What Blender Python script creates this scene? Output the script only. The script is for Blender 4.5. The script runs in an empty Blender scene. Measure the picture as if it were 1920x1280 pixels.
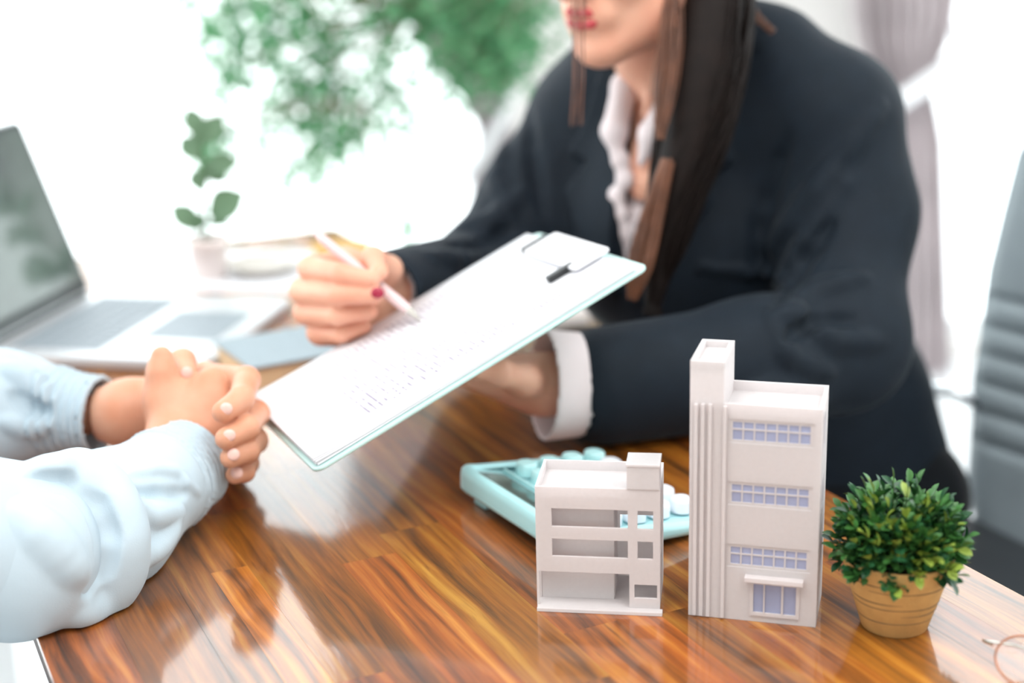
import bpy, bmesh, math, random
import numpy as np
import openvdb
from mathutils import Vector, Matrix

random.seed(7); RNG = np.random.default_rng(7)
scene = bpy.context.scene
COL = scene.collection

# ------------------------------------------------------------------ camera
F_PX = 2800.0
PITCH = math.radians(16.2); ROLL = math.radians(1.5)
CAM = np.array([0.0, 0.0, 1.25])
c_f = np.array([0, math.cos(PITCH), -math.sin(PITCH)])
_r = np.array([1.0, 0, 0]); _u = np.cross(_r, c_f)
c_r = math.cos(ROLL)*_r - math.sin(ROLL)*_u
c_u = math.cos(ROLL)*_u + math.sin(ROLL)*_r
cam_d = bpy.data.cameras.new('camera'); cam = bpy.data.objects.new('camera', cam_d); COL.objects.link(cam)
M = Matrix.Identity(4)
for i in range(3):
    M[i][0] = c_r[i]; M[i][1] = c_u[i]; M[i][2] = -c_f[i]; M[i][3] = CAM[i]
cam.matrix_world = M
cam_d.sensor_width = 36; cam_d.lens = F_PX*36/1920
cam_d.clip_start = 0.02
cam_d.dof.use_dof = True; cam_d.dof.focus_distance = 1.13; cam_d.dof.aperture_fstop = 2.3
scene.camera = cam

def ray(x, y): return c_f + c_r*(x-960)/F_PX + c_u*(640-y)/F_PX
def atY(x, y, yy):
    d = ray(x, y); return CAM + d*(yy-CAM[1])/d[1]
def atZ(x, y, z=0.75):
    d = ray(x, y); return CAM + d*(z-CAM[2])/d[2]

# ------------------------------------------------------------------ light
SKY = 4.0
w = bpy.data.worlds.new('sky'); scene.world = w; w.use_nodes = True
bg = w.node_tree.nodes['Background']; bg.inputs[0].default_value = (0.93, 0.975, 1.0, 1); bg.inputs[1].default_value = SKY
scene.view_settings.view_transform = 'Standard'; scene.view_settings.look = 'None'
scene.view_settings.exposure = 0.0; scene.view_settings.gamma = 1.0; scene.view_settings.use_curve_mapping = False
scene.cycles.max_bounces = 8; scene.cycles.diffuse_bounces = 5; scene.cycles.glossy_bounces = 4
scene.cycles.transmission_bounces = 6; scene.cycles.transparent_max_bounces = 16
scene.cycles.sample_clamp_indirect = 6.0

def area(name, loc, direction, sx, sy, power, col=(1, 1, 1), portal=False):
    l = bpy.data.lights.new(name, 'AREA'); l.shape = 'RECTANGLE'; l.size = sx; l.size_y = sy
    l.energy = power; l.color = col
    o = bpy.data.objects.new(name, l); COL.objects.link(o); o.location = loc
    o.rotation_euler = Vector(direction).to_track_quat('-Z', 'Y').to_euler()
    if portal: l.cycles.is_portal = True
    return o
# unseen fill lights, added above the camera to brighten tops and fronts
for lx in (-0.9, 0.9):
    area('added_fill_light', (lx, 0.1, 3.06), (0, 0.0, -1), 1.2, 1.2, 36, (1.0, 0.98, 0.96))

# ------------------------------------------------------------------ helpers
def lin(c):
    out = []
    for v in c:
        v = v/255.0
        out.append(v/12.92 if v <= 0.04045 else ((v+0.055)/1.055)**2.4)
    return out
def tag(o, label=None, cat=None, group=None, kind=None):
    if label: o['label'] = label
    if cat: o['category'] = cat
    if group: o['group'] = group
    if kind: o['kind'] = kind
    return o
def empty(name, loc=(0, 0, 0), rz=0.0, label=None, cat=None, group=None):
    o = bpy.data.objects.new(name, None); COL.objects.link(o); o.location = loc; o.rotation_euler = (0, 0, rz)
    o.empty_display_size = 0.05
    return tag(o, label, cat, group)
def link(name, me, mat=None, parent=None):
    o = bpy.data.objects.new(name, me); COL.objects.link(o)
    if mat and len(me.materials) == 0: me.materials.append(mat)
    if parent: o.parent = parent
    return o
def mesh_from(name, v, f, smooth=False):
    me = bpy.data.meshes.new(name)
    me.from_pydata([tuple(map(float, p)) for p in v], [], [tuple(map(int, q)) for q in f]); me.validate(); me.update()
    if smooth: me.polygons.foreach_set('use_smooth', [True]*len(me.polygons))
    return me

class MB:
    """collects shapes into one mesh"""
    def __init__(s): s.v = []; s.f = []; s.sm = []
    def add(s, v, f, smooth=False):
        n = len(s.v); s.v += [tuple(map(float, p)) for p in v]; s.f += [tuple(int(i)+n for i in q) for q in f]; s.sm += [smooth]*len(f); return s
    def box(s, lo, hi, b=0.0, R=None, T=None):
        bm = bmesh.new(); bmesh.ops.create_cube(bm, size=1)
        for vv in bm.verts:
            vv.co = Vector([(lo[i]+hi[i])/2 + vv.co[i]*(hi[i]-lo[i]) for i in range(3)])
        if b > 0: bmesh.ops.bevel(bm, geom=list(bm.edges), offset=b, segments=2, affect='EDGES', profile=0.5)
        if R is not None:
            for vv in bm.verts: vv.co = R @ vv.co
        if T is not None:
            for vv in bm.verts: vv.co = vv.co + Vector(T)
        bm.verts.index_update()
        s.add([v.co for v in bm.verts], [[v.index for v in f.verts] for f in bm.faces]); bm.free(); return s
    def tube(s, pts, rad, n=10, closed=False, cap=True):
        pts = [np.array(p, float) for p in pts]; m = len(pts)
        if not hasattr(rad, '__len__'): rad = [rad]*m
        vs = []; prev = None
        for i in range(m):
            if closed: t = pts[(i+1) % m]-pts[i-1]
            else: t = pts[min(i+1, m-1)]-pts[max(i-1, 0)]
            t = t/(np.linalg.norm(t)+1e-12)
            if prev is None:
                a = np.array([0, 0, 1.0]) if abs(t[2]) < .9 else np.array([1.0, 0, 0])
            else: a = prev
            e = a-t*(a@t); e /= np.linalg.norm(e)+1e-12; prev = e; g = np.cross(t, e)
            for k in range(n):
                an = 2*math.pi*k/n; vs.append(pts[i]+rad[i]*(math.cos(an)*e+math.sin(an)*g))
        fs = []
        for i in range(m if closed else m-1):
            for k in range(n):
                a0 = i*n+k; a1 = i*n+(k+1) % n; j = ((i+1) % m)*n
                fs.append((a0, a1, j+(k+1) % n, j+k))
        s.add(vs, fs, True)
        if cap and not closed:
            s.add(vs[:n], [list(range(n))[::-1]]); s.add(vs[-n:], [list(range(n))])
        return s
    def lathe(s, prof, c=(0, 0, 0), n=40):
        vs = []; fs = []
        for r_, z_ in prof:
            for k in range(n):
                a = 2*math.pi*k/n; vs.append((c[0]+r_*math.cos(a), c[1]+r_*math.sin(a), c[2]+z_))
        for i in range(len(prof)-1):
            for k in range(n): fs.append((i*n+k, i*n+(k+1) % n, (i+1)*n+(k+1) % n, (i+1)*n+k))
        s.add(vs, fs, True); return s
    def loft(s, rings, closed_ring=True, caps=True):
        n = len(rings[0]); vs = [p for r_ in rings for p in r_]; fs = []
        for i in range(len(rings)-1):
            for k in range(n if closed_ring else n-1): fs.append((i*n+k, i*n+(k+1) % n, (i+1)*n+(k+1) % n, (i+1)*n+k))
        s.add(vs, fs, True)
        if caps and closed_ring:
            s.add(rings[0], [list(range(n))[::-1]]); s.add(rings[-1], [list(range(n))])
        return s
    def build(s, name, mat=None, parent=None, fixn=True):
        me = mesh_from(name, s.v, s.f)
        if len(s.sm) == len(me.polygons): me.polygons.foreach_set('use_smooth', s.sm)
        if fixn:
            bm = bmesh.new(); bm.from_mesh(me); bmesh.ops.recalc_face_normals(bm, faces=bm.faces); bm.to_mesh(me); bm.free()
        return link(name, me, mat, parent)

def panel(mb, us, vs, holes, d0, d1):
    """slab in local x (u), z (v), depth y from d0 to d1, cut at rectangular holes (u0,v0,u1,v1)"""
    U = sorted(set([us[0], us[1]]+[h[0] for h in holes]+[h[2] for h in holes])); V = sorted(set([vs[0], vs[1]]+[h[1] for h in holes]+[h[3] for h in holes]))
    U = [x for x in U if us[0] <= x <= us[1]]; V = [x for x in V if vs[0] <= x <= vs[1]]
    def solid(i, j):
        if i < 0 or j < 0 or i >= len(U)-1 or j >= len(V)-1: return False
        cx = (U[i]+U[i+1])/2; cy = (V[j]+V[j+1])/2
        return not any(h[0] < cx < h[2] and h[1] < cy < h[3] for h in holes)
    for i in range(len(U)-1):
        for j in range(len(V)-1):
            if not solid(i, j): continue
            a, b, c, d = U[i], U[i+1], V[j], V[j+1]
            mb.add([(a, d0, c), (b, d0, c), (b, d0, d), (a, d0, d)], [(0, 1, 2, 3)])
            mb.add([(a, d1, c), (b, d1, c), (b, d1, d), (a, d1, d)], [(3, 2, 1, 0)])
            if not solid(i-1, j): mb.add([(a, d0, c), (a, d1, c), (a, d1, d), (a, d0, d)], [(3, 2, 1, 0)])
            if not solid(i+1, j): mb.add([(b, d0, c), (b, d1, c), (b, d1, d), (b, d0, d)], [(0, 1, 2, 3)])
            if not solid(i, j-1): mb.add([(a, d0, c), (b, d0, c), (b, d1, c), (a, d1, c)], [(3, 2, 1, 0)])
            if not solid(i, j+1): mb.add([(a, d0, d), (b, d0, d), (b, d1, d), (a, d1, d)], [(0, 1, 2, 3)])
    return mb

def perp(n_): n_ = np.array(n_, float); return n_/np.linalg.norm(n_)
# ---- signed distance modelling
def seg(P, a, b):
    a = np.array(a, float); b = np.array(b, float); ba = b-a; L = ba@ba+1e-12
    h = np.clip(((P[0]-a[0])*ba[0]+(P[1]-a[1])*ba[1]+(P[2]-a[2])*ba[2])/L, 0, 1)
    d = np.sqrt((P[0]-a[0]-h*ba[0])**2+(P[1]-a[1]-h*ba[1])**2+(P[2]-a[2]-h*ba[2])**2)
    return d, h
class SDF:
    def __init__(s, lo, hi, h):
        s.lo = np.array(lo, float); s.h = h
        s.n = np.ceil((np.array(hi)-s.lo)/h).astype(int)+1
        s.D = np.full(s.n, 1.0, np.float32)
    def win(s, lo, hi, m):
        i0 = np.clip(np.floor((np.array(lo)-m-s.lo)/s.h).astype(int), 0, s.n); i1 = np.clip(np.ceil((np.array(hi)+m-s.lo)/s.h).astype(int)+1, 0, s.n)
        if (i1 <= i0).any(): return None, None
        sl = tuple(slice(a, b) for a, b in zip(i0, i1))
        ax = [s.lo[k]+s.h*np.arange(i0[k], i1[k]) for k in range(3)]
        P = (ax[0][:, None, None].astype(np.float32), ax[1][None, :, None].astype(np.float32), ax[2][None, None, :].astype(np.float32))
        return sl, P
    def union(s, sl, d, k):
        a = s.D[sl]
        if k <= 0: s.D[sl] = np.minimum(a, d); return
        h = np.clip(0.5+0.5*(a-d)/k, 0, 1); s.D[sl] = (a+(d-a)*h-k*h*(1-h)).astype(np.float32)
    def cut(s, sl, d, k):
        a = s.D[sl]; d = -d
        if k <= 0: s.D[sl] = np.maximum(a, d); return
        h = np.clip(0.5-0.5*(a-d)/k, 0, 1); s.D[sl] = (a+(d-a)*h+k*h*(1-h)).astype(np.float32)
    def cap(s, a, b, ra, rb, k=0.01, op='union'):
        a = np.array(a, float); b = np.array(b, float); m = max(ra, rb)+k+4*s.h
        sl, P = s.win(np.minimum(a, b), np.maximum(a, b), m)
        if sl is None: return s
        d, h = seg(P, a, b); d = d-(ra+(rb-ra)*h); getattr(s, op)(sl, d, k); return s
    def chain(s, pts, rs, k=0.01, op='union'):
        for i in range(len(pts)-1): s.cap(pts[i], pts[i+1], rs[i], rs[i+1], k, op)
        return s
    def ell(s, c, r, R=None, k=0.01, op='union'):
        c = np.array(c, float); r = np.array(r, float); R = np.eye(3) if R is None else np.array(R)  # rows = local axes
        m = max(r)+k+4*s.h; sl, P = s.win(c, c, m)
        if sl is None: return s
        q = [(P[0]-c[0])*R[i][0]+(P[1]-c[1])*R[i][1]+(P[2]-c[2])*R[i][2] for i in range(3)]
        k0 = np.sqrt(sum((q[i]/r[i])**2 for i in range(3)))+1e-9; k1 = np.sqrt(sum((q[i]/r[i]**2)**2 for i in range(3)))+1e-9
        getattr(s, op)(sl, k0*(k0-1)/k1, k); return s
    def box(s, c, hs, R=None, rad=0.0, k=0.0, op='union'):
        c = np.array(c, float); R = np.eye(3) if R is None else np.array(R)
        m = float(np.linalg.norm(hs))+k+4*s.h; sl, P = s.win(c, c, m)
        if sl is None: return s
        q = [np.abs((P[0]-c[0])*R[i][0]+(P[1]-c[1])*R[i][1]+(P[2]-c[2])*R[i][2])-(hs[i]-rad) for i in range(3)]
        d = np.sqrt(sum(np.maximum(x, 0)**2 for x in q))+np.minimum(np.maximum(np.maximum(q[0], q[1]), q[2]), 0)-rad
        getattr(s, op)(sl, d, k); return s
    def warp(s, fn):
        sl, P = s.win(s.lo, s.lo+s.h*s.n, 0); s.D = (s.D+fn(P)).astype(np.float32); return s
    def mesh(s, name, smooth_it=0):
        bgv = 3*s.h; D = np.clip(s.D, -bgv, bgv)
        for sl in ((0,), (-1,)):
            D[sl[0], :, :] = bgv; D[:, sl[0], :] = bgv; D[:, :, sl[0]] = bgv
        g = openvdb.FloatGrid(bgv); g.copyFromArray(D)
        p, t, q = g.convertToPolygons(isovalue=0.0)
        p = p*s.h+s.lo
        me = bpy.data.meshes.new(name); nq = len(q)
        me.vertices.add(len(p)); me.vertices.foreach_set('co', p.astype(np.float32).ravel())
        me.loops.add(nq*4); me.loops.foreach_set('vertex_index', q.astype(np.int32).ravel())
        me.polygons.add(nq); me.polygons.foreach_set('loop_start', np.arange(0, nq*4, 4, dtype=np.int32))
        me.update(calc_edges=True); me.validate()
        me.polygons.foreach_set('use_smooth', np.ones(len(me.polygons), bool))
        return me
def join_meshes(name, meshes, mat):
    bm = bmesh.new()
    for m in meshes: bm.from_mesh(m)
    me = bpy.data.meshes.new(name); bm.to_mesh(me); bm.free(); me.materials.append(mat); return me
def hit(S, px, py):
    d = ray(px, py); T = np.arange(.6, 2.6, S.h*.5)/np.linalg.norm(d); P = CAM[None, :]+T[:, None]*d[None, :]
    I = np.round((P-S.lo)/S.h).astype(int); ok = ((I >= 0) & (I < S.D.shape)).all(1)
    I = np.clip(I, 0, np.array(S.D.shape)-1); val = np.where(ok, S.D[I[:, 0], I[:, 1], I[:, 2]], 1.0)
    w_ = np.where(val < 0)[0]
    return (P[w_[0]] if len(w_) else None), d/np.linalg.norm(d)
def folds(S, lines):
    """lines: (points on the cloth, radius, +1 ridge / -1 crease); laid on the surface itself"""
    todo = []
    for pts, r_, sg in lines:
        q = []
        for i in range(len(pts)-1):
            for t in np.linspace(0, 1, 7)[(0 if i == 0 else 1):]:
                h_, d = hit(S, pts[i][0]*(1-t)+pts[i+1][0]*t, pts[i][1]*(1-t)+pts[i+1][1]*t)
                if h_ is not None and (not q or np.linalg.norm(h_-q[-1][0]) < .05): q.append((h_, d))
        if len(q) < 3: print('fold missed', pts); continue
        n_ = len(q); rr = [r_*(.25+.75*math.sin(math.pi*i/(n_-1))) for i in range(n_)]
        todo.append(([a+d*(.55*x if sg > 0 else -.55*x) for (a, d), x in zip(q, rr)], rr, sg, r_))
    for p_, rr, sg, r_ in todo: S.chain(p_, rr, r_*1.6, 'union' if sg > 0 else 'cut')
def cut_desk(S, z=.7515):
    sl, P = S.win(S.lo, S.lo+S.h*S.n, 0); n_ = P[0]*NN[0]+P[1]*NN[1]+0*P[2]
    S.D = np.maximum(S.D, np.minimum(z-(P[2]+0*n_), np.minimum(N1-n_, n_-N0))).astype(np.float32)
def polysdf(x, y, poly):
    """2D signed distance to polygon"""
    d = np.full(np.broadcast(x, y).shape, 1e9); inside = np.zeros(d.shape, bool); n = len(poly)
    for i in range(n):
        ax, ay = poly[i]; bx, by = poly[(i+1) % n]
        ex, ey = bx-ax, by-ay; h = np.clip(((x-ax)*ex+(y-ay)*ey)/(ex*ex+ey*ey+1e-12), 0, 1)
        d = np.minimum(d, (x-ax-h*ex)**2+(y-ay-h*ey)**2)
        c = ((ay > y) != (by > y)) & (x < (bx-ax)*(y-ay)/(by-ay+1e-12)+ax); inside ^= c
    return np.sqrt(d)*np.where(inside, -1, 1)

# ------------------------------------------------------------------ materials
def mat(name, col, rough=0.5, spec=0.5, metal=0.0, nscale=0.0, namt=0.0, bump=0.0, bscale=200.0, coat=0.0, sheen=0.0, sss=0.0, emit=None, trans=0.0, col2=None, stretch=None):
    m = bpy.data.materials.new(name); m.use_nodes = True; nt = m.node_tree; b = nt.nodes['Principled BSDF']
    c = lin(col) if max(col) > 1 else list(col)
    b.inputs['Base Color'].default_value = (*c, 1); b.inputs['Roughness'].default_value = rough
    b.inputs['Specular IOR Level'].default_value = spec; b.inputs['Metallic'].default_value = metal
    b.inputs['Coat Weight'].default_value = coat; b.inputs['Sheen Weight'].default_value = sheen
    b.inputs['Sheen Roughness'].default_value = 0.4
    if sss: b.inputs['Subsurface Weight'].default_value = sss; b.inputs['Subsurface Radius'].default_value = (0.02, 0.008, 0.004); b.inputs['Subsurface Scale'].default_value = 0.4
    b.inputs['Transmission Weight'].default_value = trans
    tc = nt.nodes.new('ShaderNodeTexCoord'); mp = nt.nodes.new('ShaderNodeMapping'); nt.links.new(tc.outputs['Object'], mp.inputs[0])
    if stretch: mp.inputs['Scale'].default_value = stretch
    if namt or col2:
        n = nt.nodes.new('ShaderNodeTexNoise'); n.inputs['Scale'].default_value = nscale or 20; n.inputs['Detail'].default_value = 4
        nt.links.new(mp.outputs[0], n.inputs['Vector'])
        mx = nt.nodes.new('ShaderNodeMix'); mx.data_type = 'RGBA'
        c2 = (lin(col2) if max(col2) > 1 else list(col2)) if col2 else [x*(1-namt) for x in c]
        mx.inputs[6].default_value = (*c, 1); mx.inputs[7].default_value = (*c2, 1)
        mr = nt.nodes.new('ShaderNodeMapRange'); mr.inputs[1].default_value = 0.35; mr.inputs[2].default_value = 0.65
        nt.links.new(n.outputs[0], mr.inputs[0]); nt.links.new(mr.outputs[0], mx.inputs[0]); nt.links.new(mx.outputs[2], b.inputs['Base Color'])
    if bump:
        n2 = nt.nodes.new('ShaderNodeTexNoise'); n2.inputs['Scale'].default_value = bscale; n2.inputs['Detail'].default_value = 3
        nt.links.new(mp.outputs[0], n2.inputs['Vector'])
        bp = nt.nodes.new('ShaderNodeBump'); bp.inputs['Strength'].default_value = bump; bp.inputs['Distance'].default_value = 0.001
        nt.links.new(n2.outputs[0], bp.inputs['Height']); nt.links.new(bp.outputs[0], b.inputs['Normal'])
    if emit: b.inputs['Emission Color'].default_value = (*emit[:3], 1); b.inputs['Emission Strength'].default_value = emit[3]
    return m
def thin(name, col, fac=0.5, rough=0.6):
    """thin leaf or cloth that lets light through"""
    m = bpy.data.materials.new(name); m.use_nodes = True; nt = m.node_tree; b = nt.nodes['Principled BSDF']; out = nt.nodes['Material Output']
    n = nt.nodes.new('ShaderNodeTexNoise'); n.inputs['Scale'].default_value = 9
    tc = nt.nodes.new('ShaderNodeTexCoord'); nt.links.new(tc.outputs['Object'], n.inputs['Vector'])
    hs = nt.nodes.new('ShaderNodeHueSaturation'); hs.inputs['Color'].default_value = (*lin(col), 1)
    mr = nt.nodes.new('ShaderNodeMapRange'); mr.inputs[3].default_value = 0.75; mr.inputs[4].default_value = 1.25
    nt.links.new(n.outputs[0], mr.inputs[0]); nt.links.new(mr.outputs[0], hs.inputs['Value'])
    b.inputs['Roughness'].default_value = rough
    nt.links.new(hs.outputs[0], b.inputs['Base Color'])
    t = nt.nodes.new('ShaderNodeBsdfTranslucent'); nt.links.new(hs.outputs[0], t.inputs[0])
    mx = nt.nodes.new('ShaderNodeMixShader'); mx.inputs[0].default_value = fac
    nt.links.new(b.outputs[0], mx.inputs[1]); nt.links.new(t.outputs[0], mx.inputs[2]); nt.links.new(mx.outputs[0], out.inputs[0])
    return m
def glassm(name, tint=(0.97, 0.985, 0.98), gloss=0.06):
    m = bpy.data.materials.new(name); m.use_nodes = True; nt = m.node_tree; nt.nodes.remove(nt.nodes['Principled BSDF']); out = nt.nodes['Material Output']
    t = nt.nodes.new('ShaderNodeBsdfTransparent'); t.inputs[0].default_value = (*tint, 1)
    g = nt.nodes.new('ShaderNodeBsdfGlossy'); g.inputs['Roughness'].default_value = 0.02
    mx = nt.nodes.new('ShaderNodeMixShader'); mx.inputs[0].default_value = gloss
    nt.links.new(t.outputs[0], mx.inputs[1]); nt.links.new(g.outputs[0], mx.inputs[2]); nt.links.new(mx.outputs[0], out.inputs[0])
    return m
def wood(name):
    m = bpy.data.materials.new(name); m.use_nodes = True; nt = m.node_tree; b = nt.nodes['Principled BSDF']; L = nt.links; N = nt.nodes.new
    tc = N('ShaderNodeTexCoord'); oi = N('ShaderNodeObjectInfo')
    mul = N('ShaderNodeMath'); mul.operation = 'MULTIPLY'; mul.inputs[1].default_value = 37.0; L.new(oi.outputs['Random'], mul.inputs[0])
    cb = N('ShaderNodeCombineXYZ'); L.new(mul.outputs[0], cb.inputs[0]); L.new(mul.outputs[0], cb.inputs[1]); L.new(mul.outputs[0], cb.inputs[2])
    add = N('ShaderNodeVectorMath'); L.new(tc.outputs['Object'], add.inputs[0]); L.new(cb.outputs[0], add.inputs[1])
    # slow warp so the grain wanders
    mp0 = N('ShaderNodeMapping'); mp0.inputs['Scale'].default_value = (4, 9, 9); L.new(add.outputs[0], mp0.inputs[0])
    n0 = N('ShaderNodeTexNoise'); n0.inputs['Scale'].default_value = 1.0; n0.inputs['Detail'].default_value = 2; L.new(mp0.outputs[0], n0.inputs['Vector'])
    sc = N('ShaderNodeVectorMath'); sc.operation = 'MULTIPLY_ADD'; sc.inputs[1].default_value = (0, 0.022, 0.022); L.new(n0.outputs['Color'], sc.inputs[0]); L.new(add.outputs[0], sc.inputs[2])
    mp = N('ShaderNodeMapping'); mp.inputs['Scale'].default_value = (2.2, 64, 64); L.new(sc.outputs[0], mp.inputs[0])
    n1 = N('ShaderNodeTexNoise'); n1.inputs['Scale'].default_value = 1.4; n1.inputs['Detail'].default_value = 8; n1.inputs['Roughness'].default_value = 0.6; L.new(mp.outputs[0], n1.inputs['Vector'])
    cr = N('ShaderNodeValToRGB'); e = cr.color_ramp.elements
    e[0].position = 0.30; e[0].color = (*lin((58, 30, 14)), 1); e[1].position = 0.74; e[1].color = (*lin((206, 134, 56)), 1)
    e2 = e.new(0.40); e2.color = (*lin((116, 58, 20)), 1); e3 = e.new(0.54); e3.color = (*lin((166, 84, 26)), 1)
    L.new(n1.outputs[0], cr.inputs[0])
    # dark fine veins
    mp2 = N('ShaderNodeMapping'); mp2.inputs['Scale'].default_value = (9, 260, 260); L.new(sc.outputs[0], mp2.inputs[0])
    n2 = N('ShaderNodeTexNoise'); n2.inputs['Scale'].default_value = 1.0; n2.inputs['Detail'].default_value = 3; L.new(mp2.outputs[0], n2.inputs['Vector'])
    mr = N('ShaderNodeMapRange'); mr.inputs[1].default_value = 0.60; mr.inputs[2].default_value = 0.78; L.new(n2.outputs[0], mr.inputs[0])
    mx = N('ShaderNodeMix'); mx.data_type = 'RGBA'; mx.inputs[7].default_value = (*lin((92, 44, 16)), 1); L.new(mr.outputs[0], mx.inputs[0]); L.new(cr.outputs[0], mx.inputs[6])
    hs = N('ShaderNodeHueSaturation'); L.new(mx.outputs[2], hs.inputs['Color'])
    mv = N('ShaderNodeMapRange'); mv.inputs[3].default_value = 0.66; mv.inputs[4].default_value = 1.12; L.new(oi.outputs['Random'], mv.inputs[0]); L.new(mv.outputs[0], hs.inputs['Value'])
    wn = N('ShaderNodeTexWhiteNoise'); wn.noise_dimensions = '1D'; L.new(mul.outputs[0], wn.inputs['W'])
    mh = N('ShaderNodeMapRange'); mh.inputs[3].default_value = 0.502; mh.inputs[4].default_value = 0.518; L.new(wn.outputs['Value'], mh.inputs[0]); L.new(mh.outputs[0], hs.inputs['Hue'])
    L.new(hs.outputs[0], b.inputs['Base Color'])
    b.inputs['Roughness'].default_value = 0.42; b.inputs['Coat Weight'].default_value = 0.85; b.inputs['Coat Roughness'].default_value = 0.10; b.inputs['Coat IOR'].default_value = 1.95
    b.inputs['Specular IOR Level'].default_value = 0.35
    bp = N('ShaderNodeBump'); bp.inputs['Strength'].default_value = 0.28; bp.inputs['Distance'].default_value = 0.0006
    L.new(n2.outputs[0], bp.inputs['Height']); L.new(bp.outputs[0], b.inputs['Normal'])
    n4 = N('ShaderNodeTexNoise'); n4.inputs['Scale'].default_value = 1.0; n4.inputs['Detail'].default_value = 2
    mp4 = N('ShaderNodeMapping'); mp4.inputs['Scale'].default_value = (30, 160, 160); L.new(sc.outputs[0], mp4.inputs[0]); L.new(mp4.outputs[0], n4.inputs['Vector'])
    bp2 = N('ShaderNodeBump'); bp2.inputs['Strength'].default_value = 0.12; bp2.inputs['Distance'].default_value = 0.0006
    L.new(n4.outputs[0], bp2.inputs['Height']); L.new(bp2.outputs[0], b.inputs['Coat Normal'])
    return m

m_wood = wood('lacquered_wood')
m_darkwood = mat('dark_wood', (70, 36, 16), 0.5, namt=0.4, nscale=6, stretch=(2, 30, 30))
m_plaster = mat('white_wall_paint', (232, 229, 226), 0.85, spec=0.2, namt=0.04, nscale=3, bump=0.1)
m_floor = mat('pale_floor', (224, 226, 228), 0.35, namt=0.06, nscale=2)
m_ceil = mat('ceiling_paint', (240, 240, 240), 0.9, spec=0.1, namt=0.03, nscale=2)
m_frame = mat('window_frame_paint', (238, 240, 241), 0.5, namt=0.03, nscale=5)
m_glass = glassm('window_glass')
m_curtain = thin('sheer_grey_curtain', (196, 186, 188), 0.22, 0.8)
m_tie = mat('tieback_cloth', (240, 240, 242), 0.8, namt=0.04, nscale=30)
m_resin = thin('printed_resin', (238, 233, 233), 0.42, 0.6)
for n_ in m_resin.node_tree.nodes:
    if n_.type == 'TEX_NOISE': n_.inputs['Scale'].default_value = 300
    if n_.type == 'MAP_RANGE': n_.inputs[3].default_value = 0.97; n_.inputs[4].default_value = 1.03
m_pane = mat('lilac_pane', (158, 166, 196), 0.25, spec=0.5, namt=0.08, nscale=40)
m_mint = mat('mint_plastic', (178, 226, 230), 0.28, spec=0.5, namt=0.03, nscale=20)
m_mint2 = mat('mint_key_plastic', (190, 234, 236), 0.3, spec=0.5, namt=0.03, nscale=30)
m_whitekey = mat('white_key_plastic', (232, 236, 244), 0.3, namt=0.02, nscale=30)
m_lcd = mat('grey_display', (118, 136, 132), 0.12, namt=0.1, nscale=20)
m_clear = glassm('display_cover', (0.85, 0.9, 0.9), 0.12)
m_lens = glassm('lens_glass', (0.98, 0.98, 0.97), 0.02)
m_paper = mat('paper', (234, 234, 238), 0.75, spec=0.2, namt=0.02, nscale=10)
m_board = mat('mint_board', (190, 222, 218), 0.35, namt=0.03, nscale=10)
m_black = mat('black_metal', (30, 32, 34), 0.35, namt=0.2, nscale=30)
m_alu = mat('aluminium', (212, 214, 218), 0.35, metal=0.55, namt=0.04, nscale=8)
m_key = mat('laptop_keys', (142, 152, 160), 0.5, namt=0.05, nscale=20)
m_screen = mat('laptop_screen', (44, 58, 56), 0.16, spec=0.6, namt=0.35, nscale=5, coat=0.5, col2=(92, 106, 100))
m_bezel = mat('laptop_bezel', (40, 52, 52), 0.3, namt=0.2, nscale=6)
m_bookc = mat('grey_blue_cloth', (150, 164, 172), 0.6, namt=0.06, nscale=40, bump=0.2)
m_pages = mat('cream_pages', (236, 204, 164), 0.8, namt=0.12, nscale=60, stretch=(1, 1, 40))
m_tanpot = mat('tan_pot', (208, 166, 104), 0.75, spec=0.25, namt=0.12, nscale=90, bump=0.5, bscale=500)
m_groove = mat('pot_scratch', (120, 96, 66), 0.8, namt=0.2, nscale=80)
m_soil = mat('soil', (58, 44, 32), 0.9, namt=0.4, nscale=200, bump=0.8)
m_stem = mat('plant_stem', (60, 92, 44), 0.6, namt=0.2, nscale=50)
m_bark = mat('bark', (150, 128, 104), 0.8, namt=0.25, nscale=30)
m_blazer = mat('navy_wool', (21, 31, 41), 0.7, spec=0.2, namt=0.15, nscale=40, bump=0.25, bscale=700, sheen=0.05)
m_chino = mat('white_cotton_twill', (225, 226, 228), 0.85, namt=0.05, nscale=20)
m_trouser = mat('black_wool', (20, 23, 27), 0.85, spec=0.1, namt=0.15, nscale=40, sheen=0.2)
m_shirtw = mat('white_cotton', (238, 226, 228), 0.8, spec=0.2, namt=0.04, nscale=30, sheen=0.2)
m_shirtb = mat('pale_blue_cotton', (190, 207, 217), 0.78, spec=0.2, namt=0.05, nscale=14, bump=0.15, bscale=900, sheen=0.1)
m_skin = mat('fair_skin', (232, 180, 154), 0.48, spec=0.4, namt=0.10, nscale=16, sss=0.12, col2=(224, 158, 132))
m_skin2 = mat('light_tan_skin', (216, 162, 134), 0.5, spec=0.4, namt=0.10, nscale=18, sss=0.12, col2=(208, 142, 110))
m_lip = mat('lips', (196, 72, 78), 0.35, namt=0.1, nscale=60)
m_nail = mat('natural_nail', (232, 188, 176), 0.18, namt=0.05, nscale=60)
m_rednail = mat('red_nail', (160, 28, 60), 0.15, namt=0.1, nscale=60)
m_hair = mat('dark_brown_hair', (24, 15, 12), 0.55, spec=0.15, namt=0.3, nscale=60)
m_hair2 = mat('auburn_hair_lights', (120, 74, 50), 0.4, spec=0.6, namt=0.3, nscale=60)
m_hairb = mat('black_hair', (26, 20, 18), 0.5, spec=0.3, namt=0.3, nscale=60)
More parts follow.
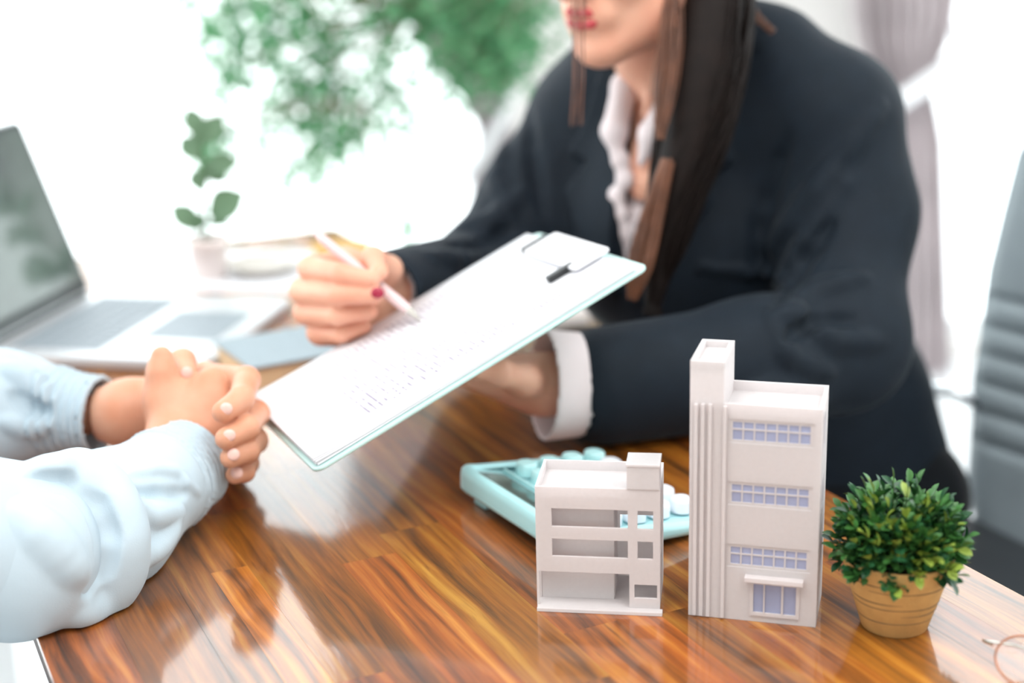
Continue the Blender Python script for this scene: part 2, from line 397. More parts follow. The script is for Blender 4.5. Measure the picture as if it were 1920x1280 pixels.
m_eye = mat('eye_white', (235, 232, 228), 0.15, namt=0.02, nscale=10)
m_iris = mat('iris', (50, 32, 22), 0.15, namt=0.2, nscale=80)
m_pen = mat('rose_pen', (226, 200, 200), 0.3, namt=0.05, nscale=40)
m_silver = mat('silver', (220, 216, 208), 0.18, metal=1.0, namt=0.05, nscale=50)
m_gold = mat('brown_gold_wire', (160, 104, 76), 0.25, metal=0.8, namt=0.1, nscale=60)
m_leather = mat('grey_leather', (150, 162, 168), 0.42, spec=0.4, namt=0.1, nscale=14, bump=0.3, bscale=350)
m_leatherd = mat('dark_leather', (52, 56, 60), 0.45, namt=0.15, nscale=14, bump=0.3, bscale=350)
m_chrome = mat('chrome', (215, 220, 224), 0.12, metal=1.0, namt=0.03, nscale=10)
m_potw = mat('white_ceramic', (232, 220, 216), 0.4, namt=0.04, nscale=14)
m_plate = mat('wooden_plate', (214, 208, 200), 0.45, namt=0.3, nscale=12, stretch=(1, 12, 1))

# ------------------------------------------------------------------ room
X0, X1, YB, YF, HC = -2.6, 2.6, 4.0, -2.4, 3.1
def struct(o): o['kind'] = 'structure'; return o
struct(MB().box((X0-.15, YF-.15, -.1), (X1+.15, YB+.15, 0)).build('floor', m_floor))
struct(MB().box((X0-.15, YF-.15, HC), (X1+.15, YB+.15, HC+.1)).build('ceiling', m_ceil))
H1 = (-2.5, 0.06, 0.0, 2.98); H2 = (0.98, 0.06, 2.5, 2.98)
struct(panel(MB(), (X0, X1), (0, HC), [H1, H2], YB, YB+.15).build('wall_back', m_plaster))
def side_wall(name, x, s, hole):
    mb = MB(); panel(mb, (YF, YB), (0, HC), [hole], 0, .15)
    mb.v = [(x+s*p[1], p[0], p[2]) for p in mb.v]; return struct(mb.build(name, m_plaster))
H3 = (0.6, 0.3, 3.8, 2.98); H4 = (0.9, 0.3, 3.8, 2.98)
side_wall('wall_left', X0, -1, H3); side_wall('wall_right', X1, 1, H4)
struct(MB().box((X0, YF-.15, 0), (X1, YF, HC)).build('wall_front', m_plaster))
def window(n, corners, axis):
    (a0, z0, a1, z1) = corners; t = .04
    e = empty('window_%d' % n, (0, 0, 0)); e['kind'] = 'structure'
    mb = MB(); holes = [(a0+t, z0+t, a1-t, z1-t)]
    panel(mb, (a0, a1), (z0, z1), holes, .05, .10); g = MB().box((a0+t, .07, z0+t), (a1-t, .08, z1-t))
    for q, nm, mm in ((mb, 'window_frame', m_frame), (g, 'pane', m_glass)):
        if axis == 'b': q.v = [(p[0], YB+p[1], p[2]) for p in q.v]
        elif axis == 'l': q.v = [(X0-p[1], p[0], p[2]) for p in q.v]
        else: q.v = [(X1+p[1], p[0], p[2]) for p in q.v]
        q.build(nm, mm, e)
    cx = (a0+a1)/2; cz = (z0+z1)/2
    if axis == 'b': area('daylight_portal', (cx, YB+.14, cz), (0, -1, 0), a1-a0, z1-z0, 1, portal=True)
    elif axis == 'l': area('daylight_portal', (X0-.14, cx, cz), (1, 0, 0), a1-a0, z1-z0, 1, portal=True)
    else: area('daylight_portal', (X1+.14, cx, cz), (-1, 0, 0), a1-a0, z1-z0, 1, portal=True)
window(1, H1, 'b'); window(2, H2, 'b'); window(3, H3, 'l'); window(4, H4, 'r')

def curtain(name, label, ytrack, rows, nf, amp, seed):
    """rows: (z, x_left, x_right)"""
    zz = [q[0] for q in rows]; e = empty(name, (0, 0, 0), 0, label, 'curtain')
    ring = []; nx = nf*8
    for j in range(49):
        z = zz[0]+(zz[-1]-zz[0])*j/48
        xl = np.interp(-z, [-q for q in zz], [q[1] for q in rows]); xr = np.interp(-z, [-q for q in zz], [q[2] for q in rows])
        a = amp*min(1, .35+abs(xr-xl)/.5)
        ring.append([(xl+(xr-xl)*i/nx, ytrack+a*math.sin(2*math.pi*nf*i/nx+seed)+.3*a*math.sin(5.3*i/8+seed*2), z) for i in range(nx+1)])
    mb = MB(); mb.loft(ring, closed_ring=False, caps=False); mb.build('drape', m_curtain, e, fixn=False)
    return e
c1 = curtain('curtain', 'grey gathered curtain tied back left of the pale wall, behind the tree', 3.80,
             [(3.02, -.62, .04), (1.4, -.42, .04), (.95, -.22, .03), (.72, -.07, .01), (.55, -.10, .04), (.02, -.16, .08)], 9, .035, .4)
c2 = curtain('curtain', 'pinkish grey curtain with white tieback behind the shoulder of the woman in the navy blazer', 3.80,
             [(3.02, .78, 1.13), (1.2, .84, 1.15), (.92, .88, 1.13), (.80, .93, 1.08), (.66, .91, 1.12), (.02, .88, 1.18)], 8, .035, 1.7)
def tieband(parent, pts, wd):
    mb = MB(); rr = []
    for p in pts:
        p = np.array(p); rr.append([p+np.array([0, -.006, wd/2]), p+np.array([0, -.012, 0]), p+np.array([0, -.006, -wd/2]), p+np.array([0, .004, -wd/2]), p+np.array([0, .004, wd/2])])
    mb.loft(rr); mb.build('tieback', m_tie, parent)
tieband(c1, [(-.12, 3.80, .60), (-.11, 3.72, .61), (-.06, 3.70, .66), (.0, 3.71, .76), (.05, 3.78, .88), (.07, 3.96, .96)], .05)
tieband(c2, [(.86, 3.80, .76), (.90, 3.71, .75), (.98, 3.70, .77), (1.06, 3.71, .82), (1.14, 3.76, .88), (1.17, 3.96, .92)], .05)

# ------------------------------------------------------------------ table
G = np.array([0.423, -0.906, 0]); NN = np.array([0.906, 0.423, 0])
TA = math.atan2(-0.906, 0.423)
T0, T1, N0, N1, ZT = -2.32, -0.45, 0.099, 0.766, 0.75
table = empty('desk', (0, 0, 0), TA, 'long lacquered orange-brown wooden desk of jointed strips under all the papers and models', 'desk')
MB().box((T0+.002, N0+.002, ZT-.030), (T1-.002, N1-.002, ZT-.0062), .002).build('tabletop_core', m_darkwood, table)
n = N0; rr = random.Random(11)
while n < N1-1e-4:
    wd = rr.choice([.030, .038, .046, .055])
    if n+wd > N1-.02: wd = N1-n
    t = T0-rr.random()*.3
    while t < T1-1e-4:
        L = rr.uniform(.22, .62); a = max(t, T0); b = min(t+L, T1)
        if T1-b < .06: b = T1; L = b-t
        if b-a > .01:
            mb = MB().box((-(b-a)/2+.00003, -wd/2+.00003, -.0030), ((b-a)/2-.00003, wd/2-.00003, .0030), .00008)
            o = mb.build('plank', m_wood, table); o.location = ((a+b)/2, n+wd/2, ZT-.0031)
        t += L
    n += wd
for (t, nn_) in ((T0+.08, N0+.06), (T0+.08, N1-.06), (T1-.08, N0+.06), (T1-.08, N1-.06)):
    MB().box((t-.02, nn_-.02, 0), (t+.02, nn_+.02, ZT-.030), .004).build('leg', m_frame, table)
MB().box((T0+.1, N0+.05, ZT-.11), (T1-.1, N0+.07, ZT-.03)).box((T0+.1, N1-.07, ZT-.11), (T1-.1, N1-.05, ZT-.03)).build('apron', m_darkwood, table)

# ------------------------------------------------------------------ tall model building
def frame_at(o, ang): return o, ang
tall = empty('model_building', (0.1243, 0.9928, ZT), math.radians(-16.0), 'tall white architectural model with vertical fins, standing between the small model and the potted plant', 'model building')
Wt, Dt, Ht = .0911, .055, .1645
mb = MB(); TH = .0025
panel(mb, (.0, Wt), (0, Ht), [(.0268, .1360, .0858, .1535), (.0268, .0892, .0858, .1068), (.0268, .0415, .0858, .0590), (.0455, .0075, .0775, .0300)], 0, TH)
for lo, hi in (((0, Dt-TH, 0), (Wt, Dt, Ht)), ((0, TH, 0), (TH, Dt-TH, Ht))): mb.box(lo, hi)
mr_ = MB(); panel(mr_, (TH, Dt-TH), (0, Ht), [(.010, .128, .030, .156), (.012, .084, .032, .108), (.012, .040, .032, .060)], Wt-TH, Wt); mr_.v = [(p[1], p[0], p[2]) for p in mr_.v]
mb.add(mr_.v, mr_.f)
mb.box((TH, TH, Ht-.009), (Wt-TH, Dt-TH, Ht-.007)); mb.box((TH, TH, 0), (Wt-TH, Dt-TH, .002))
mb.box((.0262, .0032, .002), (.0272, Dt-TH, Ht-.009))
mb.build('building_body', m_resin, tall)
tw = MB(); TW = .0231; TZ = .1945
tw.box((-.0006, -.0006, 0), (TW, .0548, TZ-.0045), .0004)
for lo, hi in (((-.0006, -.0006), (TW, .0034)), ((-.0006, .0498), (TW, .0548)), ((-.0006, .0034), (.0030, .0498)), ((TW-.0034, .0034), (TW, .0498))):
    tw.box((lo[0], lo[1], TZ-.0045), (hi[0], hi[1], TZ))
tw.build('tower', m_resin, tall)
for x0, x1, zt in ((.0027, .0052, .1635), (.0074, .0101, .1638), (.0126, .0151, .1640), (.0230, .0255, .1632)):
    MB().box((x0, -.0028, .0012), (x1, 0.0, zt), .0003).build('fin', m_resin, tall)
def win_band(parent, u0, v0, u1, v1, ncol, split, d):
    fr = MB(); m_ = .0022; cols = np.linspace(u0+m_, u1-m_, ncol+1); bar = .0011
    vsplit = v0+m_+(v1-v0-2*m_)*split; holes = []
    for i in range(ncol):
        a, b = cols[i]+bar/2, cols[i+1]-bar/2
        holes.append((a, v0+m_, b, vsplit-bar/2)); holes.append((a, vsplit+bar/2, b, v1-m_))
    panel(fr, (u0, u1), (v0, v1), holes, d, d+.0010); f = fr.build('window', m_resin, parent)
    for h in holes:
        MB().box((h[0], d+.0006, h[1]), (h[2], d+.0012, h[3])).build('pane', m_pane, f)
for v0, v1 in ((.1360, .1535), (.0892, .1068), (.0415, .0590)):
    win_band(tall, .0268, v0, .0858, v1, 7, .60, .0006)
fr = MB(); panel(fr, (.0440, .0790), (.0052, .0320), [(.0464, .0078, .0536, .0300), (.0546, .0078, .0663, .0300), (.0678, .0078, .0766, .0300)], -.0012, .0010)
fd = fr.build('door', m_resin, tall)
for a, b in ((.0464, .0536), (.0546, .0663), (.0678, .0766)): MB().box((a, .0002, .0078), (b, .0008, .0300)).build('pane', m_pane, fd)
MB().box((.0402, -.0065, .0330), (.0818, -.0001, .0368), .0004).build('canopy', m_resin, tall)
for y0, z0, y1, z1 in ((.010, .128, .030, .156), (.012, .084, .032, .108), (.012, .040, .032, .060)):
    fr = MB(); panel(fr, (y0-.001, y1+.001), (z0-.001, z1+.001), [(y0+.0015, z0+.0015, (y0+y1)/2-.0006, z1-.0015), ((y0+y1)/2+.0006, z0+.0015, y1-.0015, z1-.0015)], 0, .0008)
    fr.v = [(Wt-.0006+p[1], p[0], p[2]) for p in fr.v]; f = fr.build('window', m_resin, tall)
    MB().box((Wt-.0014, y0, z0), (Wt-.0007, y1, z1)).build('pane', m_pane, f)

# ------------------------------------------------------------------ small model building
sm = empty('model_building', (0.0129, 1.0044, ZT), math.radians(-8.6), 'small white architectural model with open windows and flat roof, in front of the mint calculator', 'model building')
Ws, Ds = .0918, .0615; FR = .0065  # wall front plane
MB().box((.0003, 0, 0), (.0925, FR, .0030), .0004).box((.0, FR-.001, 0), (.0904, FR+.0558, .0029)).build('base_slab', m_resin, sm)
mb = MB()
holes = [(.0116, .0655, .0672, .0800), (.0742, .0655, .0855, .0800), (.0116, .0420, .0672, .0560), (.0742, .0420, .0855, .0560), (.0016, .0030, .0682, .0298), (.0718, .0108, .0885, .0218)]
panel(mb, (-.0002, .0905), (.0030, .0965), holes, FR, FR+.0022)
mb.build('front_wall', m_resin, sm)
mb = MB(); Yb = FR+.056
pb = MB(); panel(pb, (-.0002, .0905), (.0030, .0965), [(.0575, .0390, .0845, .0540)], Yb-.002, Yb); mb.add(pb.v, pb.f)
mb.box((-.0002, FR+.0022, .0298), (.0018, Yb-.002, .0965)); mb.box((-.0002, FR+.012, .003), (.0018, Yb-.002, .0298))
pr_ = MB(); panel(pr_, (FR+.0022, Yb-.002), (.0030, .0965), [(.020, .066, .032, .080), (.020, .042, .032, .056)], .0885, .0905); pr_.v = [(p[1], p[0], p[2]) for p in pr_.v]; mb.add(pr_.v, pr_.f)
mb.build('side_and_back_walls', m_resin, sm)
mb = MB()
mb.box((.0018, FR+.0022, .0875), (.0885, Yb-.002, .0892)); mb.build('roof', m_resin, sm)
mb = MB(); mb.box((.0020, FR+.013, .0030), (.0560, FR+.015, .0875)); mb.box((.0545, FR+.015, .0030), (.0565, Yb-.012, .0875)); mb.build('inner_wall', m_resin, sm)
mb = MB().box((.0665, FR-.0006, .0965), (.0900, FR+.0235, .1140), .0003); mb.box((.0660, FR-.0012, .1140), (.0905, FR+.0240, .1158), .0003); mb.build('stair_tower', m_resin, sm)

# ------------------------------------------------------------------ potted plant (near)
pc = np.array([0.2685, 0.970]); pot = empty('potted_plant', (pc[0], pc[1], ZT), 0, 'small leafy green plant in a tan tapered pot, right of the tall model', 'potted plant')
prof = [(0, 0), (.0222, 0), (.0234, .0008), (.0396, .0545), (.0394, .0562), (.0384, .0565), (.0372, .0555), (.0355, .0480), (0, .0480)]
MB().lathe(prof, n=64).build('pot', m_tanpot, pot)
MB().lathe([(0, .0488), (.020, .0492), (.0355, .0485)], n=32).build('soil', m_soil, pot)
for z, a0, a1 in ((.0125, 3.2, 5.6), (.0245, 3.1, 6.6), (.029, 3.3, 4.6), (.0385, 3.9, 6.3), (.019, 4.6, 6.0), (.0435, 3.2, 4.4)):
    r0 = .0235+(.0396-.0234)*(z-.0008)/.0537
    pts = [((r0-.0001+.0008*0)*math.cos(a), (r0-.0001)*math.sin(a), z+.0004*math.sin(a*3)) for a in np.linspace(a0, a1, 30)]
    MB().tube(pts, [.00028*(0.5+math.sin(math.pi*i/29)) for i in range(30)], 5).build('groove', m_groove, pot)
def leaf_mesh(L, wd, curl=.15, tipw=.62):
    v = []; f = []; n = 5
    for i in range(n+1):
        t = i/n; ww = wd*math.sin(math.pi*min(1, .05+.95*t**1.3))**.75
        if i == n: ww = wd*.05
        z = -curl*L*t*t+.0
        v += [(L*t, -ww/2, z+ww*.18), (L*t, 0, z-.0), (L*t, ww/2, z+ww*.18)]
    for i in range(n):
        a = i*3; f += [(a, a+1, a+4, a+3), (a+1, a+2, a+5, a+4)]
    return v, f
def basis(d, roll):
    d = np.array(d, float); d /= np.linalg.norm(d); a = np.array([0, 0, 1.0]) if abs(d[2]) < .95 else np.array([1.0, 0, 0])
    s_ = np.cross(a, d); s_ /= np.linalg.norm(s_); u_ = np.cross(d, s_)
    c, s2 = math.cos(roll), math.sin(roll); return np.stack([d, c*s_+s2*u_, -s2*s_+c*u_], 1)
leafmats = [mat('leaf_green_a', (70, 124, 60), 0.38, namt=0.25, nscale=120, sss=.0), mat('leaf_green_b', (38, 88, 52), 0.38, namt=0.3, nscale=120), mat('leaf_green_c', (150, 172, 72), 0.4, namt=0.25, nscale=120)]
lv, lf = leaf_mesh(.0110, .0068)
leafme = []
for m_ in leafmats:
    me = mesh_from('leaf', lv, lf, True); me.materials.append(m_); leafme.append(me)
stems = MB(); rest = [MB(), MB()]; cand = []
rl = random.Random(5)
cz = .0640
for k in range(210):
    # sprigs over a dome
    ph = rl.random()*2*math.pi; ct = rl.uniform(-.42, 1.0); st = math.sqrt(max(0, 1-ct*ct))
    d = np.array([st*math.cos(ph), st*math.sin(ph), ct]); R_ = .0385*(1+rl.uniform(-.16, .13))*(1+.13*(1-abs(ct)))
    if ct > .85: R_ *= 1.02
    base = np.array([0, 0, .050])+d*.012*np.array([1, 1, .3]); tip = np.array([0, 0, cz])+d*R_*np.array([1.03, 1.03, .98])
    if tip[2] < .0500 and math.hypot(tip[0], tip[1]) < .0385: continue
    stems.tube([base, (base+tip)/2+np.array([0, 0, .002]), tip], .0005, 4, cap=False)
    ax = tip-base; ax /= np.linalg.norm(ax)
    nl = rl.randint(6, 8)
    for j in range(nl):
        s_ = .58+.42*j/(nl-1); p = base+(tip-base)*s_
        a = j*2.4+k; e1 = np.cross(ax, [0.3, .5, .8]); e1 /= np.linalg.norm(e1); e2 = np.cross(ax, e1)
        spread = .95 if j < nl-1 else .15
        dd = ax+spread*(math.cos(a)*e1+math.sin(a)*e2)+np.array([0, 0, .18]); B = basis(dd, rl.uniform(-.6, .6))
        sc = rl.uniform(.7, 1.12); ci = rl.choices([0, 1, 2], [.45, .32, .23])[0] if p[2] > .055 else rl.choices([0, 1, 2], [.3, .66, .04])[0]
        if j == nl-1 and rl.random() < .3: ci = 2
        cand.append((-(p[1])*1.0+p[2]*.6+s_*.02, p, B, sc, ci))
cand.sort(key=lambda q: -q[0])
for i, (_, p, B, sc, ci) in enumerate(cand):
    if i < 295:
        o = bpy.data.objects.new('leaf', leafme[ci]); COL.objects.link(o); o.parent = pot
        M4 = Matrix.Identity(4)
        for a in range(3):
            for b in range(3): M4[a][b] = B[a][b]*sc
            M4[a][3] = p[a]
        o.matrix_local = M4
    else:
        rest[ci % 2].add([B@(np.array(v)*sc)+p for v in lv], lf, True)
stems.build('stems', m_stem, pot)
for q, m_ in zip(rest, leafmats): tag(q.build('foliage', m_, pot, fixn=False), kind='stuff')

# ------------------------------------------------------------------ calculator
ca = math.atan2(-.906, .423)
calc = empty('calculator', (0.0, 0, 0), 0, 'mint green desk calculator with round keys behind the small white model', 'calculator')
eL = np.array([-.497, .868]); eW = np.array([.868, .497])
CL, CW = .189, .150; CT = math.radians(3.8)
calc.location = (.037, 1.064, ZT+.0102); calc.rotation_euler = (0, CT, math.atan2(eW[1], eW[0]))   # local x = width, y = length
def rrect(x0, y0, x1, y1, r, n=6):
    pts = []
    for cx, cy, a0 in ((x1-r, y1-r, 0), (x0+r, y1-r, 90), (x0+r, y0+r, 180), (x1-r, y0+r, 270)):
        for i in range(n+1):
            a = math.radians(a0+90*i/n); pts.append((cx+r*math.cos(a), cy+r*math.sin(a)))
    return pts
def slab(mb, x0, y0, x1, y1, r, layers, caps=True):
    """layers: (z function or value, inset)"""
    rings = []
    for z, ins in layers:
        rings.append([(p[0], p[1], z(p[0], p[1]) if callable(z) else z) for p in rrect(x0+ins, y0+ins, x1-ins, y1-ins, max(r-ins, .001))])
    return mb.loft(rings, caps=caps)
def top_at(x): return .0135+.0125*max(0, 1-x/.060)**1.1
top = lambda dz: (lambda x, y: top_at(x)+dz)
mb = MB(); slab(mb, 0, 0, CW, CL, .022, [(.0005, .010), (.0022, .003), (.0050, .0003), (.0070, 0)]); mb.build('lower_case', m_mint, calc)
mb = MB(); slab(mb, 0, 0, CW, CL, .022, [(.0072, .0003), (lambda x, y: top_at(x)*.62, .0), (top(-.0035), .0006), (top(-.0008), .0030), (top(0), .0060), (top(-.0004), .0085), (top(-.0035), .0100)], caps=False)
mb.loft([[(x, y, top_at(x)-.0034) for y in np.linspace(.0095, CL-.0095, 5)] for x in np.linspace(.0095, CW-.0095, 30)], closed_ring=False, caps=False); mb.build('upper_case', m_mint, calc)
# display recess along the left side
mb = MB(); slab(mb, .012, .022, .040, CL-.022, .004, [(lambda x, y: top_at(x)-.0036, 0), (lambda x, y: top_at(x)-.0026, 0), (lambda x, y: top_at(x)-.0026, .001)]); mb.build('display', m_lcd, calc)
mb = MB(); slab(mb, .015, .028, .036, CL-.028, .003, [(lambda x, y: top_at(x)-.0025, 0), (lambda x, y: top_at(x)-.0018, 0)]); mb.build('display_cover', m_clear, calc)
mb = MB(); mb.box((.0425, .016, .004), (.0455, CL-.016, top_at(.044)+.0006), .0008); mb.build('display_ridge', m_mint, calc)
kr = rrect(-.0095, -.0095, .0095, .0095, .0080, 4)
kv = MB(); kv.loft([[(p[0]*s_, p[1]*s_, z) for p in kr] for z, s_ in ((0, 1.0), (.0085, .98), (.0112, .90), (.0120, .78), (.0113, .5))])
kmA = mesh_from('calculator_key', kv.v, kv.f, True); kmA.materials.append(m_mint2)
kmB = mesh_from('calculator_key', kv.v, kv.f, True); kmB.materials.append(m_whitekey)
for i in range(4):
    for j in range(6):
        x = .0605+i*.0238; y = .0300+j*.0265
        o = link('calculator_key', kmB if (i == 3 and j < 5) or (i < 3 and j == 0) else kmA, None, calc); o.location = (x, y, top_at(x)-.0012)
        o.rotation_euler = (0, math.radians(2), 0)

for y in (.030, CL-.030): MB().box((.012, y-.010, -.0088), (.026, y+.010, .004), .001).build('tilt_foot', m_mint, calc)
# ------------------------------------------------------------------ laptop
lfar = np.array([-.565, 1.957]); e1 = np.array([.978, -.207]); e2 = np.array([.207, .978])
la = math.atan2(e1[1], e1[0]); LW, LD = .290, .285
lo_ = lfar - e2*LW
lap = empty('laptop', (lo_[0], lo_[1], ZT), la, 'open silver laptop with dark screen at the left end of the desk', 'laptop')   # local x = depth, y = hinge
mb = MB(); slab(mb, 0, 0, LD, LW, .012, [(.0015, .003), (.004, .0005), (.014, 0), (.0165, .0008), (.0170, .002)]); mb.build('laptop_base', m_alu, lap)
mb = MB(); slab(mb, .026, .022, .142, LW-.022, .003, [(.0168, 0), (.0172, 0), (.0172, .0005)]); mb.build('key_bed', m_alu, lap)
kme = MB(); slab(kme, -.0080, -.0080, .0080, .0080, .0015, [(0, 0), (.0010, 0), (.0013, .0006)]); kmesh = mesh_from('key', kme.v, kme.f, False); kmesh.materials.append(m_key)
for i in range(6):
    for j in range(13):
        if i == 5 and 3 < j < 9: continue
        o = link('key', kmesh, None, lap); o.location = (.0375+i*.0188, .036+j*.0182, .0172)
sp = MB(); slab(sp, -.0080, -.0440, .0080, .0440, .0015, [(0, 0), (.0010, 0), (.0013, .0006)]); o = sp.build('space_bar', m_key, lap); o.location = (.0375+5*.0188, .036+6*.0182, .0172)
mb = MB(); slab(mb, .165, .085, .262, .205, .004, [(.0170, 0), (.01725, 0), (.0172, .0008)]); mb.build('touchpad', m_key, lap)
# lid: find lean so that the far top corner lands where the photo has it
d = ray(36, 224); hp = np.array([lfar[0], lfar[1], ZT+.017]); nrm = np.array([e2[0], e2[1], 0])
tp = CAM + d*((hp-CAM)@nrm)/(d@nrm) - hp
Llid = float(np.linalg.norm(tp)); lx = float(tp[:2]@e1); lz = float(tp[2]); print('LID', Llid, math.degrees(math.atan2(lz, -lx)))
th_ = math.atan2(lx, lz)
mb = MB(); RL = Matrix.Rotation(th_, 4, 'Y').to_3x3()
def lidslab(x0, y0, x1, y1, r, lay):
    q = MB(); slab(q, x0, y0, x1, y1, r, lay)   # x=height, z=thickness -> rotate
    out = MB(); out.add([RL@Vector((-p[2], p[1], p[0])) + Vector((0, 0, .017)) for p in q.v], q.f); return out
lidslab(0, 0, Llid, LW, .012, [(0, .001), (.001, 0), (.005, 0), (.006, .002)]).build('lid', m_alu, lap)
lidslab(.006, .003, Llid-.003, LW-.003, .010, [(-.0006, 0), (-.0001, 0)]).build('bezel', m_bezel, lap)
lidslab(.022, .008, Llid-.010, LW-.008, .003, [(-.0010, 0), (-.0007, 0)]).build('screen', m_screen, lap)
MB().tube([(0, .02, .0165), (0, LW-.02, .0165)], .005, 12).build('hinge', m_bezel, lap)

# ------------------------------------------------------------------ book
bA = np.array([-.3418, 1.6392]); bB = np.array([-.2802, 1.5286]); bd = bB-bA; bL = np.linalg.norm(bd); bd /= bL; bw = np.array([-bd[1], bd[0]])
bk = empty('book', (bB[0], bB[1], ZT), math.atan2(bw[1], bw[0]), 'thick book with grey-blue cover and cream page edges under the clipboard', 'book')  # x = width, y = towards A
BH = .034
bl = bL+.0
MB().box((0, 0, 0), (.17, bl, .003), .0006).box((0, 0, BH-.003), (.17, bl, BH), .0006).box((.167, 0, 0), (.17, bl, BH), .0006).build('cover', m_bookc, bk)
MB().box((.004, .003, .003), (.167, bl-.003, BH-.003)).build('pages', m_pages, bk)

# ------------------------------------------------------------------ far potted plant and plate
fp = atZ(390, 528, ZT); fpl = empty('potted_plant', (fp[0], fp[1]+.02, ZT), 0, 'small plant with a few large round leaves in a pale pot beyond the laptop', 'potted plant')
MB().lathe([(0, 0), (.0235, 0), (.0250, .002), (.0275, .046), (.0305, .047), (.0312, .060), (.029, .0605), (.0275, .052), (0, .052)], n=36).build('pot', m_potw, fpl)
MB().lathe([(0, .0535), (.0275, .0525)], n=20).build('soil', m_soil, fpl)
st = [(0, 0, .05), (-.002, 0, .085), (.0, -.002, .12), (.002, 0, .165), (.004, 0, .20)]
MB().tube(st, [.0032, .003, .0026, .002, .0015], 6).build('stem', m_stem, fpl)
m_sage = thin('sage_leaf', (98, 128, 98), .2)
def basisN(d, n_):
    d = perp(d); n_ = np.array(n_, float); n_ = perp(n_-d*(n_@d)); return np.stack([d, np.cross(n_, d), n_], 1)
for (b_, dr, L, wd, nn_) in (((-.008, -.005, .070), (-.55, -.1, .62), .052, .036, (.2, -.9, .4)), ((.008, -.005, .088), (.62, -.2, .50), .060, .050, (-.2, -.9, .3)), ((.0, -.005, .125), (-.25, 0, .9), .034, .030, (.3, -1, .1)), ((.0, 0, .078), (.7, -.3, .15), .036, .026, (0, -.5, .8)),
        ((.004, 0, .17), (-.6, .1, .6), .046, .034, (.1, -1, .2)), ((.004, 0, .19), (.5, 0, .7), .050, .034, (0, -1, .2)), ((.004, 0, .16), (.8, -.2, .15), .050, .034, (0, -1, .4)), ((.0, 0, .20), (-.2, 0, .9), .044, .032, (.3, -1, 0)), ((.004, 0, .165), (.5, 0, -.5), .040, .028, (.3, -1, 0)), ((.0, 0, .075), (-.2, -.6, .5), .030, .024, (.2, -.8, .6))):
    v, f = leaf_mesh(L, wd, .25); B = basisN(dr, nn_); MB().add([B@np.array(p)+np.array(b_) for p in v], f, True).build('leaf', m_sage, fpl, fixn=False)
sh = empty('glare_sheet', (-.40, 2.135, ZT), math.radians(-12), 'white sheets standing in for window glare on the desk under the far pale pot', 'paper')
for k in range(3): MB().box((-.15+.004*k, -.125, .0002+.0005*k), (.16-.003*k, .125, .0006+.0005*k)).build('sheet', m_paper, sh)  # white sheets added in place of the window glare on the far desk top
fpl.location.z += .0017
pp = atZ(500, 522, ZT); plt = empty('plate', (pp[0]-.01, pp[1]+.03, ZT+.0017), 0, 'shallow pale plate beside the far pale pot', 'plate')
MB().lathe([(0, 0), (.030, 0), (.040, .006), (.052, .015), (.053, .017), (.050, .016), (.038, .0085), (0, .006)], n=48).build('dish', m_plate, plt)
pn = empty('glass_bowl', (pp[0]+.10, pp[1]+.08, ZT), 0, 'small amber bowl beyond the writing hand', 'bowl')
MB().lathe([(0, 0), (.025, 0), (.030, .004), (.046, .026), (.047, .028), (.044, .027), (.028, .008), (0, .005)], n=40).build('bowl', mat('amber_glaze', (222, 180, 110), .3, namt=.2, nscale=20), pn)

# ------------------------------------------------------------------ clipboard
s106 = 1.06
cs = [CAM+s106*(np.array(p)-CAM) for p in ((-0.232, 1.247, .841), (-.151, 1.053, .853), (.098, 1.166, .971), (.017, 1.359, .958))]
cen = sum(cs)/4; bx = perp((cs[3]-cs[0])+(cs[2]-cs[1])); byv = perp((cs[0]-cs[1])+(cs[3]-cs[2])); byv = perp(byv-bx*(bx@byv)); bz = np.cross(bx, byv)
if bz[2] < 0: bz = -bz
PW, PL = .2226, .3148
clip = bpy.data.objects.new('clipboard', None); COL.objects.link(clip)
M4 = Matrix.Identity(4)
for i in range(3): M4[i][0] = bx[i]; M4[i][1] = byv[i]; M4[i][2] = bz[i]; M4[i][3] = cen[i]
clip.matrix_world = M4; tag(clip, 'mint clipboard with a stack of white printed sheets held up over the desk', 'clipboard')
mb = MB(); slab(mb, -PL/2-.004, -PW/2-.006, PL/2+.012, PW/2+.004, .010, [(-.0075, .0006), (-.0068, 0), (-.0050, 0), (-.0044, .0006)]); mb.build('board', m_board, clip)
